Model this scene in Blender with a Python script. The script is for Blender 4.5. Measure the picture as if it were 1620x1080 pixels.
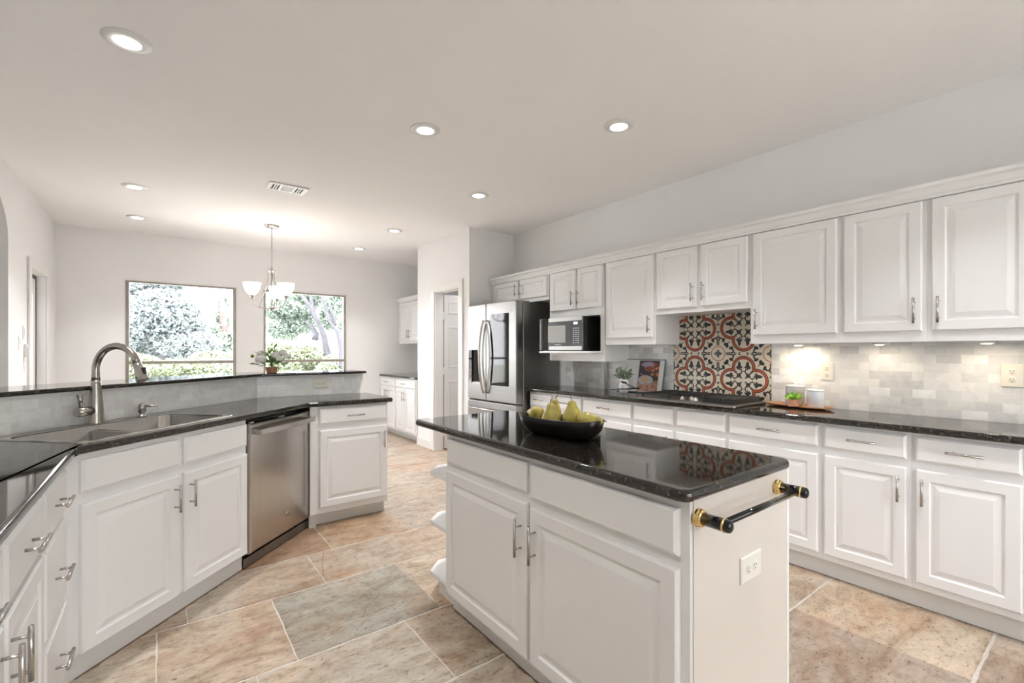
import bpy, bmesh, math, random
from mathutils import Vector, Matrix
from mathutils.geometry import tessellate_polygon
PI = math.pi
for o in list(bpy.data.objects): bpy.data.objects.remove(o)
S = bpy.context.scene
COL = S.collection
random.seed(7)

# ---------------------------------------------------------------- camera
cam_d = bpy.data.cameras.new('camera'); cam = bpy.data.objects.new('camera', cam_d); COL.objects.link(cam)
cam_d.sensor_width = 36; cam_d.lens = 735/1620*36; cam_d.shift_y = 15/1620; cam_d.clip_start = .02
cam.location = (0, 0, 1.282); cam.rotation_euler = (PI/2, 0, -math.radians(37.06))
S.camera = cam
# ---------------------------------------------------------------- view, world, sun
S.view_settings.view_transform = 'Standard'; S.view_settings.look = 'None'
S.view_settings.gamma = 1; S.view_settings.use_curve_mapping = False
S.view_settings.exposure = 0.75
W = bpy.data.worlds.new('sky'); S.world = W; W.use_nodes = True
bg = W.node_tree.nodes['Background']; bg.inputs[0].default_value = (.96, .965, 1, 1); bg.inputs[1].default_value = 9.0
sd = bpy.data.lights.new('sun', 'SUN'); sd.energy = 9.0; sd.angle = .03; sd.color = (1, .97, .9)
sun = bpy.data.objects.new('sun', sd); COL.objects.link(sun); sun.rotation_euler = (math.radians(38), 0, math.radians(-25))
CAN_W = 4.9; CHAND_W = .5; UNDER_W = .45

# ---------------------------------------------------------------- materials
MATS = {}
class N:
    def __init__(s, name):
        s.m = bpy.data.materials.new(name); s.m.use_nodes = True
        s.t = s.m.node_tree; s.b = s.t.nodes['Principled BSDF']; s.out = s.t.nodes['Material Output']
        MATS[name] = s.m
    def n(s, typ, **k):
        x = s.t.nodes.new(typ)
        for a, v in k.items():
            if a.startswith('i_'):
                key = a[2:]; key = int(key) if key.isdigit() else key.replace('_', ' ')
                x.inputs[key].default_value = v
            else: setattr(x, a, v)
        return x
    def l(s, a, b): s.t.links.new(a, b)
    def set(s, **k):
        for a, v in k.items(): s.b.inputs[a.replace('_', ' ')].default_value = v
        return s
    def ramp(s, src, stops):
        r = s.n('ShaderNodeValToRGB'); e = r.color_ramp.elements
        while len(e) < len(stops): e.new(.5)
        for q, (p, c) in zip(e, stops): q.position = p; q.color = c if len(c) == 4 else (*c, 1)
        s.l(src, r.inputs[0]); return r
    def noise(s, scale, det=3, rough=.5, dist=0, sc=None):
        tc = s.n('ShaderNodeTexCoord'); src = tc.outputs['Object']
        if sc:
            mp = s.n('ShaderNodeMapping'); mp.inputs['Scale'].default_value = sc; s.l(src, mp.inputs[0]); src = mp.outputs[0]
        x = s.n('ShaderNodeTexNoise', i_Scale=scale, i_Detail=det, i_Roughness=rough, i_Distortion=dist); s.l(src, x.inputs['Vector']); return x
    def bump(s, h, strength=.1, dist=.01):
        b = s.n('ShaderNodeBump', i_Strength=strength, i_Distance=dist); s.l(h, b.inputs['Height']); s.l(b.outputs[0], s.b.inputs['Normal'])

def simple(name, col, rough=.5, metal=0, var=.04, scale=8, bump=0, **k):
    s = N(name); s.set(Roughness=rough, Metallic=metal, **k)
    nz = s.noise(scale, 4)
    c0 = tuple(max(0, c*(1-var)) for c in col); c1 = tuple(min(1, c*(1+var)) for c in col)
    r = s.ramp(nz.outputs[0], [(.3, c0), (.7, c1)]); s.l(r.outputs[0], s.b.inputs['Base Color'])
    if bump:
        n2 = s.noise(scale*20, 2); s.bump(n2.outputs[0], bump, .002)
    return s.m
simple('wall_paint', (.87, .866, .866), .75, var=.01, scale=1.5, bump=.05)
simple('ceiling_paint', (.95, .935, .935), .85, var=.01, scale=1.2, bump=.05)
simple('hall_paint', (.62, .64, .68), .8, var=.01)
simple('cabinet_paint', (.83, .828, .83), .32, var=.01, scale=2, bump=.02)
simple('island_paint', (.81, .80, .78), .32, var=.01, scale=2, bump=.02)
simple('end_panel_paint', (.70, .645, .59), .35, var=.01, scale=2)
simple('trim_paint', (.84, .83, .81), .35, var=.01, scale=3)
simple('outlet_plastic', (.82, .79, .72), .3, var=.01)
simple('outlet_dark', (.05, .045, .04), .5)
simple('white_plastic', (.8, .8, .79), .35, var=.01)
simple('nickel', (.50, .475, .45), .27, 1, var=.05, scale=30)
simple('faucet_steel', (.42, .39, .36), .22, 1, var=.05, scale=30)
simple('black_plastic', (.012, .012, .013), .25, var=.1)
simple('black_enamel', (.008, .008, .008), .04, var=.1)
simple('black_iron', (.02, .02, .021), .42, var=.2, scale=60, bump=.1)
simple('gold', (.83, .60, .26), .18, 1, var=.05)
simple('terracotta', (.62, .30, .18), .7, var=.12, scale=40)
simple('wood_tray', (.52, .25, .12), .4, var=.2, scale=14)
simple('ceramic_white', (.80, .80, .79), .2, var=.01)
simple('ceramic_grey', (.62, .64, .66), .35, var=.03, scale=12)
simple('paper', (.80, .80, .80), .7, var=.04, scale=60)
simple('teal_cover', (.05, .16, .16), .4, var=.05)
simple('kick_paint', (.74, .73, .71), .4, var=.03, scale=4)
simple('window_frame_paint', (.36, .33, .29), .4, .3, var=.04)
simple('bronze_dark', (.06, .045, .035), .4, .5)
simple('leaf_green', (.16, .30, .06), .5, var=.35, scale=60)
simple('leaf_bright', (.26, .50, .05), .45, var=.35, scale=60)
simple('leaf_sage', (.20, .28, .17), .55, var=.3, scale=60)
simple('petal_white', (.97, .95, .92), .6, var=.04, scale=50)
simple('petal_yellow', (.80, .55, .12), .6, var=.1, scale=50)
simple('pear_skin', (.54, .45, .11), .36, var=.32, scale=26)
simple('stem_brown', (.07, .045, .03), .7)
simple('soil', (.05, .035, .025), .9, var=.3, scale=100)
simple('bare_wood', (.45, .27, .16), .7, var=.3, scale=30)
simple('pantry_floor', (.26, .12, .06), .4, var=.3, scale=12)
simple('bark', (.045, .045, .055), .9, var=.25, scale=12)
simple('bark_red', (.10, .065, .06), .9, var=.25, scale=12)
simple('fence_wood', (.36, .35, .35), .9, var=.15, scale=6)
simple('bounce_ground', (.50, .50, .46), .9, var=.3, scale=3)  # pale ground colour chosen to bounce daylight up to the ceiling
simple('ink_dark', (.02, .02, .02), .5)
simple('vent_dark', (.12, .09, .06), .8)

def foliage(name, c0, c1):
    s = N(name); s.set(Roughness=.6)
    g = s.n('ShaderNodeNewGeometry')
    r = s.ramp(g.outputs['Random Per Island'], [(0, c0), (1, c1)]); s.l(r.outputs[0], s.b.inputs['Base Color'])
    tr = s.n('ShaderNodeBsdfTranslucent'); s.l(r.outputs[0], tr.inputs[0])
    mx = s.n('ShaderNodeMixShader', i_0=.4); s.l(s.b.outputs[0], mx.inputs[1]); s.l(tr.outputs[0], mx.inputs[2]); s.l(mx.outputs[0], s.out.inputs[0])
foliage('foliage_blue', (.12, .145, .15), (.34, .38, .39))
foliage('foliage_mid', (.11, .15, .12), (.33, .40, .34))
foliage('foliage_lime', (.08, .10, .075), (.38, .43, .27))

def steel(name, col, rough, scx):
    s = N(name); s.set(Metallic=1, Roughness=rough)
    nz = s.noise(1, 2, sc=scx)
    r = s.ramp(nz.outputs[0], [(.3, tuple(c*.93 for c in col)), (.7, tuple(min(1, c*1.05) for c in col))]); s.l(r.outputs[0], s.b.inputs['Base Color'])
    m = s.n('ShaderNodeMapRange', i_3=rough*.85, i_4=rough*1.2); s.l(nz.outputs[0], m.inputs[0]); s.l(m.outputs[0], s.b.inputs['Roughness'])
steel('steel_brushed', (.32, .315, .305), .32, (3, 3, 400))
steel('steel_door', (.51, .485, .46), .20, (400, 400, 3))
steel('steel_side', (.27, .26, .25), .34, (3, 3, 300))
steel('steel_sink', (.52, .51, .49), .20, (300, 300, 4))

# black granite with brown and pale flecks
s = N('granite'); s.set(Roughness=.05); s.b.inputs['IOR'].default_value = 1.62
v = s.n('ShaderNodeTexVoronoi', i_Scale=260.); tc = s.n('ShaderNodeTexCoord'); s.l(tc.outputs['Object'], v.inputs['Vector'])
nz = s.noise(70, 5, .65)
r1 = s.ramp(nz.outputs[0], [(.45, (.006, .006, .006)), (.58, (.03, .024, .018)), (.72, (.16, .13, .10))])
r2 = s.ramp(v.outputs['Color'], [(.90, (0, 0, 0)), (.96, (.35, .33, .30))])
ad = s.n('ShaderNodeMix', data_type='RGBA', blend_type='ADD'); ad.inputs[0].default_value = .6
s.l(r1.outputs[0], ad.inputs[6]); s.l(r2.outputs[0], ad.inputs[7]); s.l(ad.outputs[2], s.b.inputs['Base Color'])
sn = s.noise(3, 2); s.bump(sn.outputs[0], .02, .002)

# marble mini subway tile: object x = along, z = up
def marble(name, c1, c2, mortar):
    s = N(name); s.set(Roughness=.22)
    tc = s.n('ShaderNodeTexCoord'); sp = s.n('ShaderNodeSeparateXYZ'); cb = s.n('ShaderNodeCombineXYZ')
    s.l(tc.outputs['Object'], sp.inputs[0]); s.l(sp.outputs[0], cb.inputs[0]); s.l(sp.outputs[2], cb.inputs[1])
    b = s.n('ShaderNodeTexBrick', offset=.5, i_Scale=1., i_5=.0012, i_6=.15, i_7=0., i_8=.1025, i_9=.0497)
    b.inputs['Color1'].default_value = (*c1, 1); b.inputs['Color2'].default_value = (*c2, 1); b.inputs['Mortar'].default_value = (*mortar, 1)
    s.l(cb.outputs[0], b.inputs['Vector'])
    nz = s.noise(9, 6, .6, 1.2)
    r = s.ramp(nz.outputs[0], [(.35, (.86, .86, .87)), (.55, (1, 1, 1)), (.75, (.96, .95, .92))])
    m = s.n('ShaderNodeMix', data_type='RGBA', blend_type='MULTIPLY'); m.inputs[0].default_value = .8
    s.l(b.outputs[0], m.inputs[6]); s.l(r.outputs[0], m.inputs[7]); s.l(m.outputs[2], s.b.inputs['Base Color'])
    iv = s.n('ShaderNodeMath', operation='SUBTRACT', i_0=1.); s.l(b.outputs['Fac'], iv.inputs[1]); s.bump(iv.outputs[0], .4, .002)
marble('marble_pale', (.98, .98, .98), (.84, .84, .85), (.88, .85, .80))
marble('marble_tile', (.97, .97, .97), (.68, .68, .69), (.84, .81, .74))

# vertex coloured surfaces (ceramic print, page print, travertine tiles)
def vcol(name, rough, extra=None):
    s = N(name); s.set(Roughness=rough)
    a = s.n('ShaderNodeVertexColor', layer_name='Col')
    s.l(a.outputs[0], s.b.inputs['Base Color']); return s, a
vcol('printed_tile', .3); vcol('printed_page', .45)
s, a = vcol('travertine', .42)
def mul(x, y, f=1.):
    m = s.n('ShaderNodeMix', data_type='RGBA', blend_type='MULTIPLY'); m.inputs[0].default_value = f; s.l(x, m.inputs[6]); s.l(y, m.inputs[7]); return m.outputs[2]
n1 = s.noise(1.0, 9, .68, 1.2, sc=(2.6, 5.5, 1)); n2 = s.noise(1, 3, .6, .3, sc=(38, 80, 1)); n3 = s.noise(1.7, 5, .65, .8); n4 = s.noise(1, 8, .75, .6, sc=(12, 20, 1))
r1 = s.ramp(n1.outputs[0], [(.30, (.60, .46, .36)), (.43, (.86, .79, .73)), (.54, (1.0, .98, .96)), (.68, (1.16, 1.15, 1.14))])
r2 = s.ramp(n2.outputs[0], [(.30, (.26, .19, .15)), (.36, (.85, .82, .79)), (.44, (1, 1, 1)), (.8, (1.06, 1.05, 1.04))])
r3 = s.ramp(n3.outputs[0], [(.34, (1.0, .86, .75)), (.50, (1, 1, 1)), (.68, (.90, .94, .96))])
r4 = s.ramp(n4.outputs[0], [(.33, (.60, .53, .47)), (.45, (.93, .91, .89)), (.58, (1.08, 1.07, 1.06)), (.72, (1.24, 1.22, 1.20))])
c = mul(mul(mul(mul(a.outputs[0], r1.outputs[0]), r2.outputs[0]), r3.outputs[0], .9), r4.outputs[0]); s.l(c, s.b.inputs['Base Color'])
s.bump(n4.outputs[0], .25, .006)
simple('grout', (.60, .56, .52), .8, var=.08, scale=30)

def wood_bowl():
    s = N('dark_wood'); s.set(Roughness=.28)
    nz = s.noise(6, 6, .6, 1, sc=(1, .35, 1)); r = s.ramp(nz.outputs[0], [(.4, (.004, .003, .003)), (.62, (.014, .010, .007)), (.75, (.09, .06, .045))]); s.l(r.outputs[0], s.b.inputs['Base Color'])
wood_bowl()
def emis(name, col, st):
    s = N(name); s.set(Emission_Color=(*col, 1), Emission_Strength=st, Base_Color=(.8, .8, .8, 1)); return s.m
emis('lamp_glow', (1, .97, .92), 14); emis('shade_glow', (1, .95, .86), 3.2); emis('puck_glow', (1, .86, .62), 10); emis('display_glow', (.7, .8, 1), .8)
s = N('window_glass')
tr = s.n('ShaderNodeBsdfTransparent'); tr.inputs[0].default_value = (.98, .98, .98, 1); gl = s.n('ShaderNodeBsdfGlossy', i_Roughness=0.)
fr = s.n('ShaderNodeFresnel', i_IOR=1.45); mx = s.n('ShaderNodeMixShader'); s.l(fr.outputs[0], mx.inputs[0]); s.l(tr.outputs[0], mx.inputs[1]); s.l(gl.outputs[0], mx.inputs[2]); s.l(mx.outputs[0], s.out.inputs[0])
M = MATS

# ---------------------------------------------------------------- mesh helpers
def obj(name, bm, mat, parent=None, bevel=0, seg=2, smooth=False, kind=None, loc=None, recalc=True):
    me = bpy.data.meshes.new(name)
    if recalc: bmesh.ops.recalc_face_normals(bm, faces=bm.faces[:])
    bm.to_mesh(me); bm.free()
    mats = mat if isinstance(mat, (list, tuple)) else [mat]
    for m in mats: me.materials.append(M[m])
    if smooth:
        for p in me.polygons: p.use_smooth = True
    o = bpy.data.objects.new(name, me); COL.objects.link(o)
    if parent: o.parent = parent
    if loc: o.location = loc
    if kind: o['kind'] = kind
    if bevel:
        b = o.modifiers.new('b', 'BEVEL'); b.width = bevel; b.segments = seg; b.limit_method = 'ANGLE'; b.angle_limit = math.radians(40)
        if seg > 2:
            for p in me.polygons: p.use_smooth = True
            w = o.modifiers.new('w', 'WEIGHTED_NORMAL'); w.keep_sharp = False
    return o
def tag(o, label, cat, group=None):
    o['label'] = label; o['category'] = cat
    if group: o['group'] = group
    return o
def empty(name, loc, rot=0, label=None, cat=None, group=None):
    o = bpy.data.objects.new(name, None); COL.objects.link(o); o.location = loc; o.rotation_euler = (0, 0, rot); o.empty_display_size = .05
    if label: tag(o, label, cat, group)
    return o
def B(): return bmesh.new()
def box(bm, x0, x1, y0, y1, z0, z1, mi=0, mx=None):
    vs = [bm.verts.new((x, y, z)) for x in (x0, x1) for y in (y0, y1) for z in (z0, z1)]
    if mx:
        for v in vs: v.co = mx @ v.co
    for q in ((0, 1, 3, 2), (4, 6, 7, 5), (0, 4, 5, 1), (2, 3, 7, 6), (0, 2, 6, 4), (1, 5, 7, 3)):
        f = bm.faces.new([vs[i] for i in q]); f.material_index = mi
    return bm
def bx(*a): return box(B(), *a)
def lathe(bm, prof, n=24, c=(0, 0, 0), mx=None, mi=0):
    rings = []
    for r, z in prof:
        if r < 1e-5: rings.append([bm.verts.new((c[0], c[1], c[2]+z))])
        else: rings.append([bm.verts.new((c[0]+r*math.cos(2*PI*i/n), c[1]+r*math.sin(2*PI*i/n), c[2]+z)) for i in range(n)])
    if mx:
        for R in rings:
            for v in R: v.co = mx @ v.co
    for a, b in zip(rings, rings[1:]):
        if len(a) == 1 and len(b) == 1: continue
        for i in range(n):
            j = (i+1) % n
            if len(a) == 1: q = (a[0], b[i], b[j])
            elif len(b) == 1: q = (a[i], a[j], b[0])
            else: q = (a[i], a[j], b[j], b[i])
            f = bm.faces.new(q); f.material_index = mi; f.smooth = True
    for R in (rings[0], rings[-1]):
        if len(R) > 1:
            f = bm.faces.new(R); f.material_index = mi
    return bm
def tube(bm, pts, r, n=10, mi=0, cap=True):
    pts = [Vector(p) for p in pts]; rs = r if isinstance(r, (list, tuple)) else [r]*len(pts)
    rings = []; up = None
    for i, p in enumerate(pts):
        t = (pts[min(i+1, len(pts)-1)]-pts[max(i-1, 0)]).normalized()
        if up is None: up = Vector((0, 0, 1)) if abs(t.z) < .9 else Vector((1, 0, 0))
        a = t.cross(up).normalized(); b = a.cross(t).normalized(); up = b
        rings.append([bm.verts.new(p+a*math.cos(2*PI*k/n)*rs[i]+b*math.sin(2*PI*k/n)*rs[i]) for k in range(n)])
    for A, C in zip(rings, rings[1:]):
        for k in range(n):
            f = bm.faces.new((A[k], A[(k+1) % n], C[(k+1) % n], C[k])); f.smooth = True; f.material_index = mi
    if cap:
        for R in (rings[0], rings[-1]): bm.faces.new(R).material_index = mi
    return bm
def prism(bm, loops, z0, z1, f3=lambda a, b, c: (a, b, c), mi=0):
    """2-D outline with holes, extruded from z0 to z1; f3 maps (a,b,c) to xyz"""
    flat = [p for L in loops for p in L]
    tris = tessellate_polygon([[Vector((p[0], p[1], 0)) for p in L] for L in loops])
    lo = [bm.verts.new(f3(p[0], p[1], z0)) for p in flat]; hi = [bm.verts.new(f3(p[0], p[1], z1)) for p in flat]
    if len(loops) == 1:
        bm.faces.new(lo).material_index = mi; bm.faces.new(hi).material_index = mi
    else:
        for t in tris:
            try: bm.faces.new([lo[i] for i in t]).material_index = mi; bm.faces.new([hi[i] for i in t]).material_index = mi
            except ValueError: pass
    k = 0
    for L in loops:
        m = len(L)
        for i in range(m):
            j = (i+1) % m
            bm.faces.new((lo[k+i], lo[k+j], hi[k+j], hi[k+i])).material_index = mi
        k += m
    return bm
def nested(bm, x0, x1, z0, z1, prof):
    """raised panel: prof = [(inset, y)], first loop is the back"""
    prev = None; first = None
    for ins, y in prof:
        L = [bm.verts.new(p) for p in ((x0+ins, y, z0+ins), (x1-ins, y, z0+ins), (x1-ins, y, z1-ins), (x0+ins, y, z1-ins))]
        if prev:
            for i in range(4): bm.faces.new((prev[i], prev[(i+1) % 4], L[(i+1) % 4], L[i]))
        else: first = L
        prev = L
    bm.faces.new(prev); bm.faces.new(first[::-1]); return bm
DOORP = [(0, 0), (0, -.014), (.006, -.020), (.050, -.020), (.056, -.0125), (.064, -.0125), (.088, -.0195)]
DRAWP = [(0, 0), (0, -.012), (.010, -.020)]
def handle(parent, kind, a, b, y=-.02, L=.13, mat='nickel'):
    bm = B(); yo = y-.032; h = L/2; p = .042
    if kind == 'v':
        tube(bm, [(a, yo, b-h), (a, yo, b+h)], .0058, 10)
        for s in (-p, p): tube(bm, [(a, y, b+s), (a, yo, b+s)], .0042, 8)
    else:
        tube(bm, [(a-h, yo, b), (a+h, yo, b)], .0058, 10)
        for s in (-p, p): tube(bm, [(a+s, y, b), (a+s, yo, b)], .0042, 8)
    return obj('handle', bm, mat, parent)
def door(root, x0, x1, z0, z1, h=None, mat='cabinet_paint', name='door'):
    d = obj(name, nested(B(), x0, x1, z0, z1, DOORP), mat, root)
    if h:
        hx = x0+.028 if h[0] == 'l' else x1-.028
        hz = z1-.105 if h[1] == 't' else z0+.105
        handle(d, 'v', hx, hz)
    return d
def drawer(root, x0, x1, z0, z1, h=True, mat='cabinet_paint', name='drawer', hz=None):
    d = obj(name, nested(B(), x0, x1, z0, z1, DRAWP), mat, root)
    if h: handle(d, 'h', (x0+x1)/2, hz if hz else (z0+z1)/2)
    return d
def cabinet(name, loc, rot, w, depth, z0, z1, label, cat, group, kick=True, mat='cabinet_paint', kmat='kick_paint', kdep=.07, body=True):
    r = empty(name, loc, rot, label, cat, group)
    if body: obj('body', bx(0, w, 0, depth, z0, z1), mat, r, bevel=.0015)
    if kick: obj('toe_kick', bx(0, w, kdep, depth, 0, z0), kmat, r)
    return r
def text(parent, s, size, loc, rot, mat, name='lettering', ext=.0004):
    c = bpy.data.curves.new(name, 'FONT'); c.body = s; c.size = size; c.extrude = ext; c.align_x = 'CENTER'; c.align_y = 'CENTER'
    t = bpy.data.objects.new('tmp', c); COL.objects.link(t)
    me = bpy.data.meshes.new_from_object(t.evaluated_get(bpy.context.evaluated_depsgraph_get())); bpy.data.objects.remove(t)
    me.materials.clear(); me.materials.append(M[mat])
    o = bpy.data.objects.new(name, me); COL.objects.link(o); o.parent = parent; o.location = loc; o.rotation_euler = rot; return o
def copytree(o, parent=None):
    c = o.copy(); COL.objects.link(c)
    if parent: c.parent = parent
    for ch in list(o.children): copytree(ch, c)
    return c
# ================================================================= STRUCTURE
CH = 2.70
def struct(name, bm, mat, **k): return obj(name, bm, mat, kind='structure', **k)
RX = 3.45; LX = -.935; BY = 7.18
# --- floor: travertine slabs on grout
def floor():
    rnd = random.Random(3)
    rows = [(-2.7, -2.1, []), (-2.1, -1.5, []), (-1.5, -.9, []), (-.9, -.25, []), (-.25, .36, [2.82, 2.2]), (.36, 1.005, [1.75, 2.517, 3.1]), (1.005, 1.59, [1.2, 2.0, 2.763]),
            (1.59, 2.072, [.3, .925, 1.6, 2.3, 2.9]), (2.072, 2.665, [-.016, .455, 1.12, 1.75, 2.4]), (2.665, 3.105, [.1, .73, 1.267, 1.9, 2.6]), (3.105, 3.62, [.3, .888, 1.43, 2.1, 2.7]),
            (3.62, 4.178, [.9, 1.35, 1.77, 2.4]), (4.178, 4.826, [1.2, 2.01, 2.62]), (4.826, 5.38, [1.5, 2.165, 2.75]), (5.38, 5.93, [1.3, 1.9, 2.5]), (5.93, 6.5, [1.6, 2.2, 2.75]), (6.5, 7.2, [1.3, 2.0, 2.6])]
    tints = [(.54, .46, .39), (.56, .49, .42), (.52, .455, .395), (.51, .42, .35), (.58, .51, .44), (.49, .445, .40)]
    fixed = {(2.072, .455): (.42, .40, .365), (2.072, -.016): (.51, .43, .36), (3.105, .888): (.52, .40, .30), (2.665, .73): (.49, .42, .36), (1.59, .925): (.50, .42, .34), (1.59, .3): (.55, .49, .43), (3.105, .3): (.42, .30, .22),
             (-.25, 2.2): (.44, .36, .31), (.36, 2.517): (.57, .48, .39), (.36, 1.75): (.44, .36, .31)}
    bm = B(); lay = bm.loops.layers.float_color.new('Col')
    g = box(bm, -2.6, 4.1, -2.8, 7.3, -.06, -.0022, 1)
    for y0, y1, xs in rows:
        xs = sorted(xs)
        lo = xs[0] if xs else 3.3 - rnd.random()*.4
        while lo > -2.6: lo -= rnd.uniform(.45, .85); xs.append(lo)
        xs.sort(); hi = xs[-1]
        while hi < 4.1: hi += rnd.uniform(.45, .85); xs.append(hi)
        for a, b in zip(xs, xs[1:]):
            wx, wy = .0022, .0052; cc = fixed.get((y0, a)) or rnd.choice(tints)
            k = rnd.uniform(.95, 1.05)*.86; cc = (cc[0]*k*.985, cc[1]*k*.99, cc[2]*k*.96)
            pts = []
            P4 = [(a+wx, y0+wy), (b-wx, y0+wy), (b-wx, y1-wy), (a+wx, y1-wy)]
            for i in range(4):
                p, q = P4[i], P4[(i+1) % 4]; n = max(2, int(math.dist(p, q)/.05))
                for j in range(n):
                    t = j/n; dx, dy = q[0]-p[0], q[1]-p[1]; L = math.hypot(dx, dy); o = 0 if j == 0 else rnd.uniform(-.0015, .0035)
                    pts.append((p[0]+dx*t-dy/L*o, p[1]+dy*t+dx/L*o))
            vs = [bm.verts.new((x, y, 0)) for x, y in pts]
            f = bm.faces.new(vs); f.material_index = 0
            for lp in f.loops: lp[lay] = (*cc, 1)
            lw = [bm.verts.new((x, y, -.003)) for x, y in pts]
            for i in range(len(vs)):
                f2 = bm.faces.new((vs[i-1], lw[i-1], lw[i], vs[i]))
                for lp in f2.loops: lp[lay] = (*cc, 1)
    # hairline cracks in the grey slab
    for pl in ([(575, 977), (578, 961.5), (592.4, 948.5), (604, 934), (622, 922.6)], [(604, 934), (592, 932), (583, 926)], [(464, 1017), (500, 1002), (560, 978), (590, 969), (625, 955)], [(512, 873), (509, 895), (512, 912)]):
        wp = []
        for px, py in pl:
            t = 1.282*735/(py-555); u = (px-810)/735; wp.append((t*(.6027+u*.798), t*(.798-u*.6027)))
        fine = []
        for (ax, ay), (bx_, by_) in zip(wp, wp[1:]):
            for j in range(5): t = j/5; fine.append((ax+(bx_-ax)*t+rnd.uniform(-.004, .004), ay+(by_-ay)*t+rnd.uniform(-.004, .004)))
        fine.append(wp[-1])
        for (ax, ay), (cx, cy) in zip(fine, fine[1:]):
            dx, dy = cx-ax, cy-ay; L = math.hypot(dx, dy) or 1; nx, ny = -dy/L*.0021, dx/L*.0021
            f = bm.faces.new([bm.verts.new(p) for p in ((ax-nx, ay-ny, .0004), (cx-nx, cy-ny, .0004), (cx+nx, cy+ny, .0004), (ax+nx, ay+ny, .0004))])
            for lp in f.loops: lp[lay] = (.22, .17, .13, 1)
    # grime and contact shadow painted as one dark line along the toe boards
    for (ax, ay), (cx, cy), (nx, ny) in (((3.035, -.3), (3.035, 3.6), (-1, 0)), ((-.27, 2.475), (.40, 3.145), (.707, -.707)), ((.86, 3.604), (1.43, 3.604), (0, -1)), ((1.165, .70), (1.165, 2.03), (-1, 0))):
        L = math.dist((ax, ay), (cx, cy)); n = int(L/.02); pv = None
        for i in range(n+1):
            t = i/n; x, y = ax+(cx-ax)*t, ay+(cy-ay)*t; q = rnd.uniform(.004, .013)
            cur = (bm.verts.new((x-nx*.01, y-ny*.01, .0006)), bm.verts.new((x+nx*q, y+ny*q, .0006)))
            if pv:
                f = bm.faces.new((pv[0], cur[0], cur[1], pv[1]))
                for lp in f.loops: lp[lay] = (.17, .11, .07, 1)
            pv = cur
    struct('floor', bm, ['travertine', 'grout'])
floor()
struct('ceiling', bx(-2.6, 4.1, -2.8, 7.33, CH, CH+.1), 'ceiling_paint')
struct('wall_right', bx(RX, RX+.12, -2.7, 4.54, 0, CH), 'wall_paint')
yz = lambda a, b, c: (c, a, b)      # outline in (Y,Z), depth along X
xz = lambda a, b, c: (a, c, b)      # outline in (X,Z), depth along Y
def rect(a0, a1, b0, b1): return [(a0, b0), (a1, b0), (a1, b1), (a0, b1)]
struct('wall_pantry', prism(B(), [[(4.54, 0), (4.76, 0), (4.76, 2.045), (5.38, 2.045), (5.38, 0), (5.88, 0), (5.88, CH), (4.54, CH)]], 2.815, 2.915, yz), 'wall_paint')
struct('wall_pantry_side', bx(2.915, 4.0, 4.54, 4.62, 0, CH), 'wall_paint')
struct('wall_pantry_far', bx(2.915, 4.0, 5.80, 5.88, 0, CH), 'wall_paint')
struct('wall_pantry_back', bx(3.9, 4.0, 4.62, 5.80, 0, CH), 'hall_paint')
struct('wall_nook', bx(RX, RX+.12, 5.88, BY, 0, CH), 'wall_paint')
WN = [(-.341, .803), (1.128, 2.261)]; WZ0, WZ1 = .62, 2.128
struct('wall_back', prism(B(), [rect(LX-.1, RX+.12, 0, CH)]+[rect(a, b, WZ0, WZ1) for a, b in WN], BY, BY+.15, xz), 'wall_paint')
# left wall: arch to the hall and the outside door
arch = [(3.75, 0), (5.167, 0), (5.167, 2.144)] + [(4.4585+.7085*math.cos(t), 2.144+.36*math.sin(t)) for t in [PI*k/16 for k in range(1, 16)]] + [(3.75, 2.144)]
outer = [(-2.7, 0), (3.75, 0)] + arch[::-1][0:-1][0:] ; outer = [(-2.7, 0)] + [(3.75, 0), (3.75, 2.144)] + [(4.4585-.7085*math.cos(t), 2.144+.36*math.sin(t)) for t in [PI*k/16 for k in range(1, 16)]] + [(5.167, 2.144), (5.167, 0), (5.885, 0), (5.885, 2.03), (6.62, 2.03), (6.62, 0), (BY, 0), (BY, CH), (-2.7, CH)]
struct('wall_left', prism(B(), [outer], LX-.12, LX, yz), 'wall_paint')
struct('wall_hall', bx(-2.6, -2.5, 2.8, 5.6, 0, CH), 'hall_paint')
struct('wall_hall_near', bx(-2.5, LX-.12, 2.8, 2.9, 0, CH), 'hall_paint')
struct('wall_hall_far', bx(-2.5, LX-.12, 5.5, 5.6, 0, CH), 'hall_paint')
struct('wall_rear', prism(B(), [rect(LX-.12, RX+.12, 0, CH), rect(.1, 2.9, .5, 2.3)], -2.8, -2.7, xz), 'wall_paint')

def window(name, x0, x1, z0, z1, y, bar, parts=True, inner=1):
    r = empty(name, ((x0+x1)/2, y, z0)); r['kind'] = 'structure'; cx = (x0+x1)/2
    a, b = x0-cx, x1-cx; h = z1-z0; f = .034
    bm = prism(B(), [rect(a, b, 0, h), rect(a+f, b-f, f, (bar-z0)-.019), rect(a+f, b-f, (bar-z0)+.019, h-f*.6)], 0, .06, xz)
    obj('window_frame', bm, 'window_frame_paint', r, bevel=.003)
    obj('window_pane', prism(B(), [rect(a+f*.7, b-f*.7, f*.7, h-f*.5)], .034, .038, xz), 'window_glass', r)
    obj('window_sill', bx(a-.03, b+.03, -.10*inner, .0, -.02, 0.0), 'trim_paint', r, bevel=.003)
    return r
window('window_1', WN[0][0], WN[0][1], WZ0, WZ1, BY+.035, 1.14)
window('window_2', WN[1][0], WN[1][1], WZ0, WZ1, BY+.035, 1.14)
w3 = window('unseen_window', .1, 2.9, .5, 2.3, -2.76, 1.3, inner=0)  # unseen rear window, added and sized to bring daylight in behind the camera
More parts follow.
